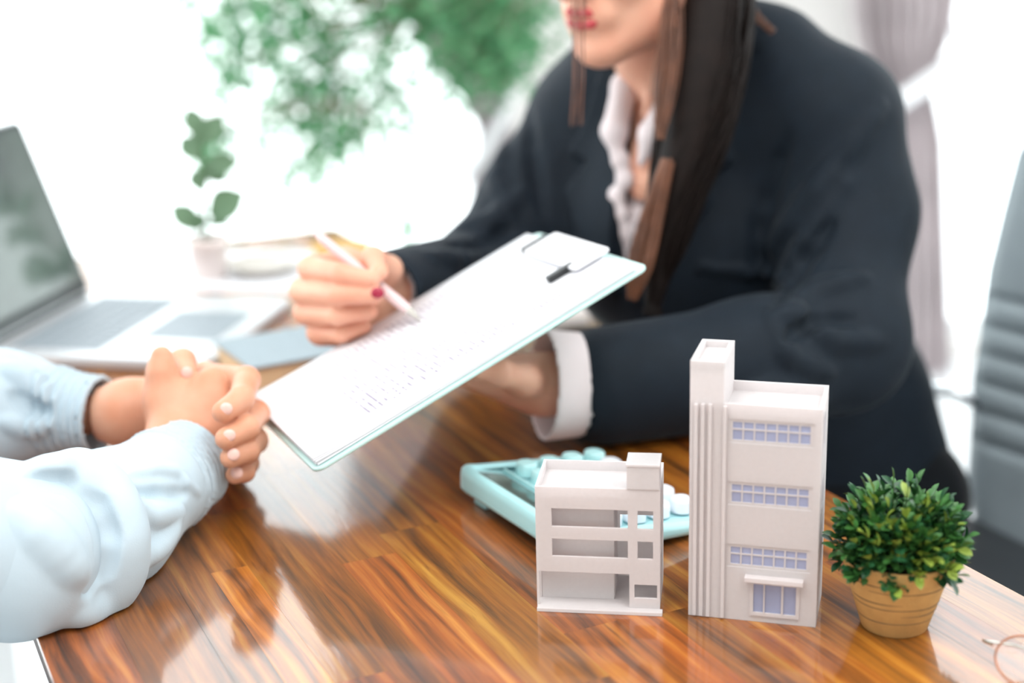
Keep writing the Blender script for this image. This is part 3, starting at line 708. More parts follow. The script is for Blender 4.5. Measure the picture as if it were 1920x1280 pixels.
def papermat():
    m = mat('printed_paper', (234, 234, 238), 0.75, spec=0.2); nt = m.node_tree; b = nt.nodes['Principled BSDF']; N = nt.nodes.new; L = nt.links
    tc = N('ShaderNodeTexCoord'); sx = N('ShaderNodeSeparateXYZ'); L.new(tc.outputs['Object'], sx.inputs[0])
    # text lines across y, stacked along x ; words by noise
    fr_ = N('ShaderNodeMath'); fr_.operation = 'MULTIPLY'; fr_.inputs[1].default_value = 1/.0060; L.new(sx.outputs[0], fr_.inputs[0])
    fm = N('ShaderNodeMath'); fm.operation = 'FRACT'; L.new(fr_.outputs[0], fm.inputs[0])
    lt = N('ShaderNodeMath'); lt.operation = 'LESS_THAN'; lt.inputs[1].default_value = .42; L.new(fm.outputs[0], lt.inputs[0])
    mp = N('ShaderNodeMapping'); mp.inputs['Scale'].default_value = (160, 330, 1); L.new(tc.outputs['Object'], mp.inputs[0])
    nz = N('ShaderNodeTexNoise'); nz.inputs['Scale'].default_value = 1; L.new(mp.outputs[0], nz.inputs['Vector'])
    g1 = N('ShaderNodeMath'); g1.operation = 'GREATER_THAN'; g1.inputs[1].default_value = .44; L.new(nz.outputs[0], g1.inputs[0])
    def rng(out, a, b_):
        c1_ = N('ShaderNodeMath'); c1_.operation = 'GREATER_THAN'; c1_.inputs[1].default_value = a; L.new(out, c1_.inputs[0])
        c2_ = N('ShaderNodeMath'); c2_.operation = 'LESS_THAN'; c2_.inputs[1].default_value = b_; L.new(out, c2_.inputs[0])
        mm = N('ShaderNodeMath'); mm.operation = 'MULTIPLY'; L.new(c1_.outputs[0], mm.inputs[0]); L.new(c2_.outputs[0], mm.inputs[1]); return mm.outputs[0]
    def mul(a, c_):
        mm = N('ShaderNodeMath'); mm.operation = 'MULTIPLY'; L.new(a, mm.inputs[0]); L.new(c_, mm.inputs[1]); return mm.outputs[0]
    v = mul(mul(lt.outputs[0], g1.outputs[0]), mul(rng(sx.outputs[0], -.10, .10), rng(sx.outputs[1], -.085, .085)))
    mx = N('ShaderNodeMix'); mx.data_type = 'RGBA'; mx.inputs[6].default_value = (*lin((234, 234, 238)), 1); mx.inputs[7].default_value = (*lin((146, 138, 154)), 1)
    L.new(v, mx.inputs[0]); L.new(mx.outputs[2], b.inputs['Base Color']); return m
m_print = papermat()
for k in range(6):
    mb = MB(); dx = rl.uniform(-.0015, .0015); dy = rl.uniform(-.0012, .0012); z0 = -.0044+k*.0009
    rings = []
    for i in range(15):
        x = -PL/2+dx+PL*i/14; sag = .0025*(k/5)*max(0, 1-(x+PL/2)/.06)**2
        rings.append([(x, -PW/2+dy, z0+sag), (x, -PW/4, z0+sag), (x, 0, z0+sag), (x, PW/4, z0+sag), (x, PW/2+dy, z0+sag), (x, PW/2+dy, z0+.0007+sag), (x, PW/4, z0+.0007+sag), (x, 0, z0+.0007+sag), (x, -PW/4, z0+.0007+sag), (x, -PW/2+dy, z0+.0007+sag)])
    mb.loft(rings); mb.build('sheet', m_print if k == 5 else m_paper, clip)
zt = .0012
# clip: white flat bar with two black jaws
mb = MB(); slab(mb, PL/2-.030, -.060, PL/2+.008, .054, .004, [(zt+.0030, 0), (zt+.0050, 0), (zt+.0056, .001)]); mb.build('clip_plate', m_paper, clip)
for y, x in ((.061, PL/2-.014), (-.042, PL/2-.037)):
    MB().box((x-.014, y-.0042, zt), (x+.014, y+.0042, zt+.0060), .001).build('clip_jaw', m_black, clip)

# ------------------------------------------------------------------ eyeglasses at the lower right corner
gl = empty('eyeglasses', (0.335, 0.893, ZT), 0, 'brown wire eyeglasses at the lower right corner of the picture', 'eyeglasses')
def arc(cx, cy, rx, ry, z, a0, a1, n=28, tz=0): return [(cx+rx*math.cos(a), cy+ry*math.sin(a), z+tz*math.sin(a)) for a in np.linspace(a0, a1, n)]
MB().tube(arc(.0, -.006, .0205, .0165, .0125, 0, 2*math.pi*27/28, 28, .0105)[:-0 or None], .0008, 6, closed=True).build('rim', m_gold, gl)
MB().tube(arc(.052, -.020, .0205, .0165, .0125, 0, 2*math.pi*27/28, 28, .0105), .0008, 6, closed=True).build('rim', m_gold, gl)
MB().tube([(.018, -.008, .017), (.026, -.010, .022), (.034, -.014, .017)], .0008, 6).build('bridge', m_gold, gl)
MB().tube([(-.020, .004, .020), (-.024, .012, .0195), (-.002, .014, .014), (.035, .002, .006), (.085, -.020, .0015)], .0009, 6).build('temple', m_silver, gl)
MB().tube([(.072, -.018, .020), (.076, -.008, .018), (.050, .004, .010), (.010, .013, .0020)], .0009, 6).build('temple', m_silver, gl)
for cx, cy in ((0, -.006), (.052, -.020)):
    v = [(cx, cy, .0125)]+arc(cx, cy, .0200, .0160, .0125, 0, 2*math.pi*27/28, 28, .0105)
    MB().add(v, [(0, i, i+1 if i < 28 else 1) for i in range(1, 29)]).build('lens', m_lens, gl)

# ------------------------------------------------------------------ tree behind
tree = empty('indoor_tree', (.20, 3.30, 0), 0, 'tall leafy green indoor tree spreading in front of the bright window', 'tree')
MB().lathe([(0, 0), (.15, 0), (.16, .01), (.19, .30), (.20, .32), (.185, .32), (.175, .29), (0, .29)], n=36).build('planter', m_potw, tree)
MB().lathe([(0, .295), (.175, .292)], n=20).build('soil', m_soil, tree)
TR = np.array([.20, 3.30, 0])
br = MB(); br.tube([np.array([0, 0, .28]), (-.01, .02, .6), (.0, 0, .95), (-.03, -.02, 1.3), (-.04, 0, 1.7)], [.016, .014, .012, .010, .006], 8)
br.build('trunk', m_bark, tree)
br = MB(); leaf_v, leaf_f = leaf_mesh(.034, .015, .2); fol = [MB(), MB()]
rt = random.Random(3)
def branch(px, py, n_, spread, start=None, y=3.2, dens=1.0, sc=1.0, sz=1.0):
    end = atY(px, py, y+rt.uniform(-.15, .15))-TR
    s0 = np.array(start if start is not None else (-.02, 0, 1.25))
    midp = (s0+end)/2+np.array([0, 0, .06])
    pts = [s0*(1-t)**2+2*midp*t*(1-t)+end*t*t for t in np.linspace(0, 1, 9)]
    br.tube(pts, list(np.linspace(.0045, .0012, 9)), 5, cap=False)
    for i in range(n_):
        d_ = np.array([rt.gauss(0, 1), rt.gauss(0, 1), rt.gauss(0, 1)*sz])*spread; p = end+d_
        dr = np.array([rt.gauss(0, 1), rt.gauss(0, 1), rt.gauss(-.5, .8)])
        B = basis(dr, rt.uniform(0, 6)); q = sc*rt.uniform(.7, 1.25)
        fol[rt.random() < .4].add([B@(np.array(v)*q)+p for v in leaf_v], leaf_f, True)
    for i in range(max(2, n_//14)):
        e_ = end+np.array([rt.gauss(0, 1), rt.gauss(0, 1), rt.gauss(0, 1)*sz])*spread*1.2
        br.tube([end, (end+e_)/2+np.array([0, 0, .01]), e_], .0010, 4, cap=False)
hi_ = (-.03, 0, 1.2); far_ = (-.35, -.1, 1.05)
for (px, py, n_, sp_) in ((430, 20, 60, .045), (400, 70, 30, .04), (520, 20, 80, .045), (600, 40, 90, .045), (470, 120, 50, .045), (700, 20, 90, .05), (780, 30, 110, .05), (560, 110, 45, .04), (640, 120, 60, .045),
                          (720, 110, 55, .04), (450, 170, 30, .03), (530, 190, 35, .035), (600, 215, 60, .035), (660, 180, 60, .035), (590, 270, 60, .035), (650, 255, 55, .03), (700, 225, 30, .025), (760, 235, 40, .025), (530, 300, 40, .03), (600, 320, 25, .025),
                          (545, 345, 14, .015), (690, 280, 22, .03), (850, 30, 190, .05), (910, 60, 220, .05), (960, 40, 220, .055), (900, 120, 110, .04), (870, 150, 60, .035), (935, 130, 60, .03), (400, 255, 55, .022), (385, 270, 30, .02), (440, 290, 20, .022), (1000, -40, 200, .08), (820, -60, 180, .08), (650, -60, 160, .09), (500, -60, 140, .08),
                          (360, 10, 60, .05), (480, 80, 50, .04), (420, 130, 30, .03), (560, 150, 40, .04), (620, 170, 40, .04), (500, 240, 25, .03), (740, 180, 30, .03), (315, 205, 14, .014), (300, 245, 5, .010), (770, 430, 16, .015)):
    st_ = hi_ if px > 700 else far_
    if py > 240: st_ = (-.50, -.1, .85)
    branch(px, py, n_, sp_, st_)
br.build('branches', m_bark, tree)
for q, m_ in zip(fol, (thin('tree_leaf_green', (108, 164, 118), .3), thin('tree_leaf_dark', (80, 142, 98), .25))): tag(q.build('foliage', m_, tree, fixn=False), kind='stuff')

# ------------------------------------------------------------------ office chair
ch_c = np.array([.690, 1.60]); ch = empty('office_chair', (ch_c[0]-NN[0]*.22, ch_c[1]-NN[1]*.22, 0), math.atan2(NN[1], NN[0]), 'grey padded office chair with ribbed backrest and chrome arms behind the woman', 'chair')
# local x = backwards (towards backrest), local y = to the left (+: far side)
def back_ring(z):
    hw = float(np.interp(z, [.46, .52, .65, .80, .95, 1.03, 1.07, 1.09], [.20, .235, .25, .238, .205, .155, .10, .03]))
    lean = .22+(z-.5)*.16+.03*math.cos((z-.5)*5)
    gz = sum(math.exp(-((z-g)/.0065)**2) for g in (.765, .727, .690, .652, .615, .577))
    fr_, bk_ = [], []
    for i in range(25):
        u = -1+2*i/24; y = hw*u; x = lean-.035*(u*u)
        th = .018*math.sqrt(max(0.02, 1-u**6))-.010*gz*(abs(u) < .97)
        fr_.append((x-th, y, z)); bk_.append((x+th, y, z))
    return fr_+bk_[::-1]
zs = list(np.linspace(.46, 1.09, 150)); MB().loft([back_ring(z) for z in zs]).build('backrest', m_leather, ch)
s = SDF((-.30, -.28, .38), (.28, .28, .52), .008); s.box((-.02, 0, .45), (.24, .245, .035), rad=.033); s.ell((-.02, 0, .47), (.2, .2, .03), k=.03)
link('seat', s.mesh('seat'), m_leatherd, ch)
for sy in (-1, 1):
    y = sy*.275
    a = empty('armrest_frame', (0, 0, 0)); COL.objects.unlink(a); bpy.data.objects.remove(a)
    o = MB().tube([(-.02, sy*.22, .43), (-.02, y, .44), (-.03, y, .52), (-.07, y, .62), (.0, y, .655), (.12, y, .65), (.22, y, .63), (.235, sy*.235, .62)], .010, 10).build('armrest_frame', m_chrome, ch)
    MB().box((-.08, y-.022, .655), (.16, y+.022, .680), .008).build('arm_pad', m_black, ch)
MB().tube([(0, 0, .10), (0, 0, .42)], .025, 16).build('column', m_chrome, ch)
for k in range(5):
    a = 2*math.pi*k/5+.3; dx, dy = math.cos(a), math.sin(a)
    MB().tube([(0, 0, .115), (.15*dx, .15*dy, .10), (.28*dx, .28*dy, .085)], [.022, .018, .012], 8).build('base_leg', m_chrome, ch)
    MB().tube([(.28*dx-.018*dy, .28*dy+.018*dx, .030), (.28*dx+.018*dy, .28*dy-.018*dx, .030)], .030, 16).build('caster', m_black, ch)

# ------------------------------------------------------------------ people
def head(S, c, f, up, k=.02, sc=1.0):
    f = perp(f); up = perp(np.array(up)-f*(np.array(up)@f)); l = np.cross(up, f); R = np.stack([l, f, up])
    P = lambda a, b, d: np.array(c)+sc*(a*l+b*f+d*up)
    S.ell(P(0, -.020, .030), (.076*sc, .094*sc, .088*sc), R, k)
    S.ell(P(0, .018, -.025), (.064*sc, .068*sc, .088*sc), R, .03)
    for e in (-1, 1): S.chain([P(.046*e, -.010, -.050), P(.040*e, .025, -.078), P(.010*e, .068, -.098)], [.024*sc, .024*sc, .019*sc], .025)
    S.ell(P(0, .078, -.100), (.017*sc, .013*sc, .013*sc), R, .012)
    S.ell(P(0, .078, -.062), (.030*sc, .016*sc, .020*sc), R, .015)
    S.cap(P(0, .080, .005), P(0, .104, -.032), .008*sc, .011*sc, .008)
    S.cap(P(-.012, .088, -.036), P(.012, .088, -.036), .008*sc, .008*sc, .006)
    for e in (-1, 1):
        S.ell(P(.032*e, .074, .004), (.017*sc, .010*sc, .010*sc), R, .008, 'cut')
        S.ell(P(.040*e, .060, -.028), (.022*sc, .018*sc, .018*sc), R, .02)
        S.cap(P(.015*e, .082, .022), P(.050*e, .066, .022), .007*sc, .006*sc, .01)
        S.ell(P(.077*e, -.010, -.005), (.008*sc, .018*sc, .030*sc), R, .004)
    return P, R
def ell_part(name, c, r, R, m_, parent, h=None):
    bm = bmesh.new(); bmesh.ops.create_uvsphere(bm, u_segments=16, v_segments=10, radius=1.0)
    for v in bm.verts: v.co = Vector(np.array(c)+(np.array(R).T @ (np.array(v.co)*np.array(r))))
    me = bpy.data.meshes.new(name); bm.to_mesh(me); bm.free(); me.polygons.foreach_set('use_smooth', [True]*len(me.polygons))
    return link(name, me, m_, parent)
def face_parts(P, R, parent, lips=m_lip):
    s = SDF(P(0, .08, -.07)-.06, P(0, .08, -.07)+.06, .0012)
    for e in (-1, 1):
        s.chain([P(0, .0935, -.0585), P(.010*e, .0925, -.0575), P(.024*e, .083, -.0635)], [.0038, .0042, .0015], .003)
        s.chain([P(0, .0925, -.0700), P(.012*e, .0905, -.0690), P(.024*e, .083, -.0640)], [.0052, .0048, .0015], .003)
    link('lips', s.mesh('lips'), lips, parent)
    for e in (-1, 1):
        ell_part('eye', P(.032*e, .071, .003), (.0125, .0125, .0115), R, m_eye, parent)
        ell_part('iris', P(.032*e, .081, .001), (.0055, .0032, .0055), R, m_iris, parent)
        ell_part('eyebrow', P(.034*e, .083, .025), (.018, .004, .0028), R, m_hairb, parent)

# ---- woman
woman = empty('person', (.40, 1.77, 0), 0, 'woman in a navy blazer with long dark hair, writing on the clipboard with a pen', 'person')
def W(p): return np.array(p, float)      # body meshes are made in world space, parented with an inverse
WP = []
def fix(o, par=None):
    par = par or woman; o.matrix_parent_inverse = Matrix.Identity(4); o.location = Vector(o.location)-Vector(par.location); return o
mid = np.array([.205, 1.69, 0.]); Fv = np.array([-.6, -.8, 0]); Lv = np.array([.8, -.6, 0])
shR = np.array([.098, 1.785, 1.010]); shL = np.array([.350, 1.588, 1.026])
elR = np.array([-.035, 1.640, .848]); wrR = atY(728, 545, 1.425)
elL = np.array([.335, 1.460, .815]); CUF = np.array([.086, 1.368, .806])
pel = np.array([.40, 1.76, .56]); R3 = np.stack([Lv, Fv, [0, 0, 1.]])
def torso(S, off):
    S.ell((.215, 1.700, .915), (.175+off, .115+off, .165+off), R3, .05)
    S.ell((.170, 1.640, .870), (.120+off, .075+off, .090+off), R3, .05)
    S.cap((.225, 1.71, .86), (.36, 1.765, .66), .128+off, .128+off, .06)
    S.cap((.36, 1.765, .66), pel, .125+off, .135+off, .05)
    S.cap(shR+[.02, -.01, 0], shL+[-.02, .01, 0], .058+off, .058+off, .05)
    S.cap((.205, 1.695, 1.01), (.190, 1.675, 1.070), .080+off, .056+off, .04)
    S.chain([shL, (.290, 1.645, 1.085), (.245, 1.675, 1.115)], [.060+off, .048+off, .040+off], .04)
    S.chain([shR, (.125, 1.735, 1.060), (.165, 1.700, 1.095)], [.058+off, .048+off, .040+off], .04)
fields = {}
# blazer
s = SDF((-.20, 1.28, .40), (.66, 2.02, 1.19), .0042)
torso(s, .0)
s.chain([shL, [.362, 1.56, .93], elL], [.060, .063, .064], .045); s.chain([elL, [.24, 1.410, .810], CUF], [.066, .062, .057], .03)
s.chain([shR, [.034, 1.725, .925], elR], [.058, .056, .055], .045); s.chain([elR, wrR], [.056, .040], .03)
s.cap((.405, 1.76, .50), (.385, 1.76, .64), .14, .125, .05)
# folds on the sleeves
folds(s, [(((1650, 200), (1560, 330), (1500, 400), (1440, 470)), .009, 1), (((1600, 330), (1530, 420), (1470, 520), (1440, 560)), .007, 1), (((1620, 520), (1530, 545), (1450, 600)), .008, 1), (((1650, 640), (1560, 640), (1490, 590), (1450, 600)), .008, 1),
    (((1440, 600), (1480, 670), (1560, 700)), .007, 1), (((1480, 250), (1430, 400), (1420, 560)), .007, -1), (((1560, 420), (1500, 500), (1460, 570)), .006, -1), (((1600, 600), (1530, 600), (1470, 640)), .006, -1), (((1500, 740), (1440, 720), (1400, 740)), .006, 1),
    (((950, 260), (930, 340), (960, 420)), .007, 1), (((860, 430), (920, 420), (980, 360)), .008, 1), (((800, 480), (870, 490), (950, 470)), .007, 1), (((840, 460), (900, 460), (960, 430)), .006, -1), (((990, 200), (1000, 300), (1020, 400)), .006, -1), (((1420, 850), (1300, 800), (1200, 760)), .006, 1)])
cut_desk(s)
# lapels, pocket and front opening worked on the chest
cm = mid
def chest_uv(P):
    u = (P[0]-cm[0])*Lv[0]+(P[1]-cm[1])*Lv[1]+0*P[2]; v = P[2]+0*P[0]+0*P[1]; d = (P[0]-cm[0])*Fv[0]+(P[1]-cm[1])*Fv[1]+0*P[2]
    return u, v, d
sl, P = s.win((-.05, 1.45, .70), (.42, 1.85, 1.14), 0)
u, v, d_ = chest_uv(P); base = s.D[sl].copy(); front = -d_+.02
lapL = [(.062, 1.085), (.082, 1.03), (.100, .985), (.074, .975), (.088, .945), (.022, .83), (.004, .845), (.018, .96), (.036, 1.07)]
lapR = [(-x, y) for x, y in lapL]
for poly in (lapL, lapR):
    s.D[sl] = np.minimum(s.D[sl], np.maximum(np.maximum(base-.010, polysdf(u, v, poly)), front)).astype(np.float32)
vee = [(-.036, 1.13), (-.030, 1.04), (-.012, .93), (.003, .835), (.018, .93), (.034, 1.04), (.040, 1.13)]
s.D[sl] = np.maximum(s.D[sl], -np.maximum(np.maximum(polysdf(u, v, vee), front), -(base+.022))).astype(np.float32)
pk = [(.085, .885), (.150, .875), (.150, .862), (.085, .872)]
s.D[sl] = np.minimum(s.D[sl], np.maximum(np.maximum(base-.004, polysdf(u, v, pk)), front)).astype(np.float32)
# neck hole, sleeve ends
s.ell((.190, 1.668, 1.135), (.066, .060, .085), R3, .004, 'cut')
s.cap(CUF-[.02, .006, 0], CUF-[.12, .05, 0], .043, .060, .003, 'cut'); s.cap(wrR, wrR+(wrR-elR)*.4, .033, .042, .003, 'cut')
fix(link('blazer', s.mesh('blazer'), m_blazer, woman))
# shirt: body, collar and cuffs
s = SDF((-.16, 1.22, .70), (.45, 1.90, 1.14), .0030)
torso(s, -.012)
s.ell((.190, 1.672, 1.13), (.052, .050, .085), R3, .004, 'cut')
sl, P = s.win((-.05, 1.40, .72), (.42, 1.88, 1.14), 0); u, v, d_ = chest_uv(P)
s.D[sl] = np.maximum(s.D[sl], -np.maximum(polysdf(u, v, [(-.016, 1.14), (-.010, 1.02), (.006, .955), (.022, 1.02), (.034, 1.14)]), -d_)).astype(np.float32)
s.D[sl] = np.where(d_+0*v < -.06, 1., s.D[sl]); 
cp = lambda u_, d2, z: cm*np.array([1, 1, 0])+Lv*u_+Fv*d2+np.array([0, 0, z])
for sg, u0 in ((-1, -.040), (1, .046)):
    s.chain([cp(u0*.9, .035, 1.085), cp(u0*.75, .085, 1.06), cp(u0*.55, .118, 1.015), cp(u0*.35, .126, .985)], [.010, .014, .014, .004], .008)
for i in range(7):   # ruffles down the front
    z = .985-.020*i; s.ell(cp(-.012+.006*math.sin(i*2.1), .122-.0*i, z), (.011, .008, .013), R3, .006)
for i in range(12):
    a = 2*math.pi*i/12
# cuff of the resting arm: flared hollow tube
s2 = SDF((-.10, 1.22, .74), (.24, 1.50, .90), .0022)
c_a = CUF+[.010, .004, 0]; c_b = CUF-[.054, .012, -.006]; c_x = perp(c_b-c_a)
s2.cap(c_a, c_b, .047, .053, .004); s2.cap(c_a+c_x*.01, c_b+c_x*.09, .0445, .058, .002, 'cut')
sl, P = s2.win(s2.lo, s2.lo+s2.h*s2.n, 0); t = (P[0]-c_b[0])*c_x[0]+(P[1]-c_b[1])*c_x[1]+(P[2]-c_b[2])*c_x[2]
s2.D = np.maximum(s2.D, t-.004+0*s2.D).astype(np.float32); cut_desk(s2)
s3 = SDF(wrR-.09, wrR+.09, .0022)
ax = perp(wrR-elR); s3.cap(wrR-ax*.02, wrR-ax*.006, .029, .029, .003); s3.cap(wrR-ax*.015, wrR+ax*.08, .026, .026, .002, 'cut')
fix(link('shirt', join_meshes('shirt', [s.mesh('a'), s2.mesh('b'), s3.mesh('c')], m_shirtw), None, woman))
# skin
hc = np.array([.128, 1.580, 1.232]); hf = perp([-.66, -.70, -.27])
s = SDF((-.05, 1.42, .94), (.35, 1.85, 1.36), .0030)
Ph, Rh = head(s, hc, hf, (.05, .05, 1), sc=1.05)
s.chain([hc+np.array([.035, .035, -.05]), [.170, 1.640, 1.10], [.200, 1.682, 1.03]], [.050, .047, .056], .03)
s.cap([.195, 1.675, 1.03], [.165, 1.610, .960], .052, .035, .03)
s.cap([.150, 1.595, 1.035], [.175, 1.640, 1.10], .006, .008, .02)
hh = SDF(atY(640, 560, 1.37)-[.085, .10, .085], atY(640, 560, 1.37)+[.085, .12, .085], .0015)
J = lambda a: [atY(*p) for p in a]
wr = atY(738, 550, 1.445)
fing = dict(index=((648, 490, 1.405), (582, 503, 1.372), (640, 514, 1.340), (694, 524, 1.328)), middle=((650, 518, 1.410), (566, 545, 1.375), (634, 552, 1.338), (702, 552, 1.326)),
            ring=((660, 555, 1.415), (572, 586, 1.378), (632, 590, 1.345), (692, 584, 1.345)), little=((668, 590, 1.415), (597, 622, 1.378), (640, 625, 1.355), (682, 612, 1.358)))
for nme, pts in fing.items():
    q = J(pts); r0 = dict(index=.0105, middle=.0108, ring=.0102, little=.0092)[nme]
    hh.cap(wr, q[0], .020, .0150, .02); tmp = [r0*1.12, r0*1.10, r0*.95, r0*.80]
    hh.chain(q, tmp, .0035)
hh.chain(J(((735, 540, 1.44), (728, 505, 1.405), (700, 484, 1.365), (712, 510, 1.336))), [.017, .013, .0105, .0080], .006)
hh.cap(atY(610, 622, 1.385), atY(665, 632, 1.395), .011, .013, .015); hh.cap(atY(690, 560, 1.40), atY(700, 600, 1.41), .016, .014, .02)
hh.cap(wr, wrR-perp(wrR-elR)*.02, .0235, .024, .015)
# resting hand under the clipboard
h2 = SDF((-.14, 1.22, .755), (.20, 1.48, .93), .0018)
pw = np.array([.030, 1.358, .812]); h2.cap(CUF+[.02, .008, 0], pw, .028, .026, .01)
kn = [np.array(p) for p in ((-.040, 1.312, .838), (-.044, 1.336, .834), (-.044, 1.358, .826), (-.040, 1.376, .818))]
for q, dz in zip(kn, (0, -.002, -.003, -.004)):
    h2.cap(pw, q, .019, .0125, .02)
    h2.chain([q, q+[-.034, -.006, .002], q+[-.052, -.008, .008], q+[-.062, -.010, .016]], [.0105, .0095, .0085, .0070], .004)
h2.chain([pw, [.012, 1.322, .828], [-.012, 1.296, .844], [-.032, 1.286, .850]], [.018, .014, .011, .009], .01)
# forearms inside the sleeves and simple torso make it one figure
ar = SDF((-.16, 1.36, .76), (.44, 1.86, 1.04), .005); ar.chain([shL+[0, .01, -.01], elL, pw], [.030, .028, .024], .01); ar.chain([shR+[0, .01, -.01], elR, wr], [.030, .028, .022], .01); ar.cap(shL, shR, .035, .035, .01)
fix(link('body', join_meshes('body', [s.mesh('a'), hh.mesh('b'), h2.mesh('c'), ar.mesh('d')], m_skin), None, woman))
n0_ = len(COL.objects)
face_parts(Ph, Rh, woman)
nailpos = [(atY(708, 549, 1.314), m_rednail, (-.1, -1, .2)), (atY(712, 494, 1.346), m_silver, (.2, -.8, .6))]
for p, m_, nd in nailpos:
    B = basis(nd, 0); ell_part('fingernail', p, (.0028, .0062, .0052), B.T, m_, woman)
# hair
rh = random.Random(9)
s = SDF((-.05, 1.44, 1.02), (.36, 1.82, 1.40), .0035)
lh = np.cross([0, 0, 1], hf); lh = perp(lh); uph = np.cross(hf, lh)
s.ell(hc+uph*.040-hf*.030, (.092, .105, .098), np.stack([lh, hf, uph]), .01)
s.cap(hc-hf*.06-uph*.01, hc-hf*.085-uph*.14, .070, .040, .03)
s.cap(hc+lh*.068-hf*.005-uph*.01, hc+lh*.078-hf*.01-uph*.10, .026, .030, .02); s.cap(hc-lh*.068-hf*.02-uph*.01, hc-lh*.070-hf*.03-uph*.06, .022, .016, .02)
s.ell(hc+hf*.085-uph*.045, (.062, .075, .080), np.stack([lh, hf, uph]), .012, 'cut')
hairs = [s.mesh('cap')]
def lock(path, rad, n, thick, ncur=0):
    q = MB(); path = [np.array(p, float) for p in path]
    for i in range(n):
        a = rh.random()*6.283; rr_ = math.sqrt(rh.random()); ph = rh.random()*6
        pts = []
        for j, p in enumerate(path):
            t = path[min(j+1, len(path)-1)]-path[max(j-1, 0)]; B = basis(t, 0)
            aa = a+.25*j*math.sin(ph); pts.append(p+rad[j]*rr_*(math.cos(aa)*B[:, 1]+.75*math.sin(aa)*B[:, 2])+RNG.normal(0, .0008, 3))
        # resample
        X = np.array(pts); tt = np.linspace(0, len(pts)-1, (len(pts)-1)*3+1); X2 = np.stack([np.interp(tt, np.arange(len(pts)), X[:, c]) for c in range(3)], 1)
        X2[1:-1] = (X2[:-2]+X2[1:-1]*2+X2[2:])/4
        q.tube(X2, list(np.linspace(thick, thick*.5, len(X2))), 4, cap=False)
    return q
pathA = [atY(1335, -90, 1.575), atY(1332, 20, 1.548), atY(1318, 140, 1.520), atY(1300, 260, 1.498), atY(1268, 370, 1.482), atY(1240, 470, 1.470), atY(1222, 590, 1.455)]
qa = lock(pathA, [.040, .046, .046, .042, .032, .026, .012], 520, .0016)
core = MB(); core.tube(pathA, [.034, .038, .038, .034, .026, .019, .006], 12)
hairs.append(mesh_from('h', core.v, core.f, True)); hairs.append(mesh_from('h', qa.v, qa.f, True))
fix(link('hair', join_meshes('hair', hairs, m_hair), None, woman))
pathB = [atY(1262, -40, 1.530), atY(1258, 80, 1.500), atY(1248, 170, 1.482), atY(1238, 260, 1.468)]
qb = lock(pathB, [.010, .014, .015, .004], 34, .0009)
pathC = [atY(1250, 300, 1.462), atY(1222, 400, 1.45), atY(1200, 500, 1.44), atY(1186, 560, 1.432)]; qc = lock(pathC, [.006, .014, .017, .005], 60, .0010); qb.add(qc.v, qc.f, True)
for x_ in (1072, 1082, 1096):
    qd = lock([atY(x_+2, -60, 1.500), atY(x_, 40, 1.478), atY(x_+3, 140, 1.470), atY(x_-4, 235, 1.468)], [.003, .0025, .0035, .003], 4, .00055); qb.add(qd.v, qd.f, True)
qe = lock([atY(1400, -60, 1.60), atY(1408, 20, 1.575), atY(1450, 60, 1.57)], [.006, .008, .004], 20, .001); qb.add(qe.v, qe.f, True)
o = link('hair_highlights', mesh_from('hair_highlights', qb.v, qb.f, True), m_hair2, woman); fix(o); o['label'] = 'loose auburn strands'; o['kind'] = 'stuff'
# trousers and shoes (under the desk)
s = SDF((-.25, 1.35, .0), (.62, 2.0, .66), .009)
s.ell((.40, 1.765, .55), (.145, .13, .08), R3, .04)
for sg in (-1, 1):
    hp_ = np.array([.40, 1.76, .54])+Lv*.09*sg; kn_ = np.array([.06, 1.60, .50])+G*.09*sg; an = kn_+np.array([.05, .02, -.42])
    s.chain([hp_, kn_, an], [.085, .058, .038], .03)
fix(link('trousers', s.mesh('trousers'), m_trouser, woman))
for sg in (-1, 1):
    an = np.array([.11, 1.62, .045])+G*.09*sg; t = SDF(an-.2, an+.2, .006); t.cap(an+[0.02, 0, -.005], an-NN*.14+[0, 0, -.02], .036, .024, .02); t.box(an+np.array([0, 0, -.145]), (.3, .3, .1), op='cut'); fix(link('shoe', t.mesh('shoe'), m_black, woman))
for o in list(woman.children):
    if o.name.split('.')[0] in ('lips', 'eye', 'iris', 'eyebrow', 'fingernail'): fix(o)

# pen and rings
tip = np.array([-.0829, 1.3237, .8875]); topp = atY(590, 436, 1.372)
dv = topp-tip; Lp = np.linalg.norm(dv)
pen = empty('pen', tuple(tip), 0, 'slim pale pink pen held in the writing hand over the printed sheet', 'pen')
MB().tube([dv*0, dv*.03, dv*.12], [.0006, .0018, .0048], 14).build('pen_tip', m_silver, pen)
MB().tube([dv*.12, dv*.2, dv*.5, dv*.93], [.0048, .0052, .0050, .0046], 14).build('barrel', m_pen, pen)
MB().tube([dv*.93, dv*.96, dv*1.0], [.0046, .0032, .0026], 12).build('push_button', m_pen, pen)

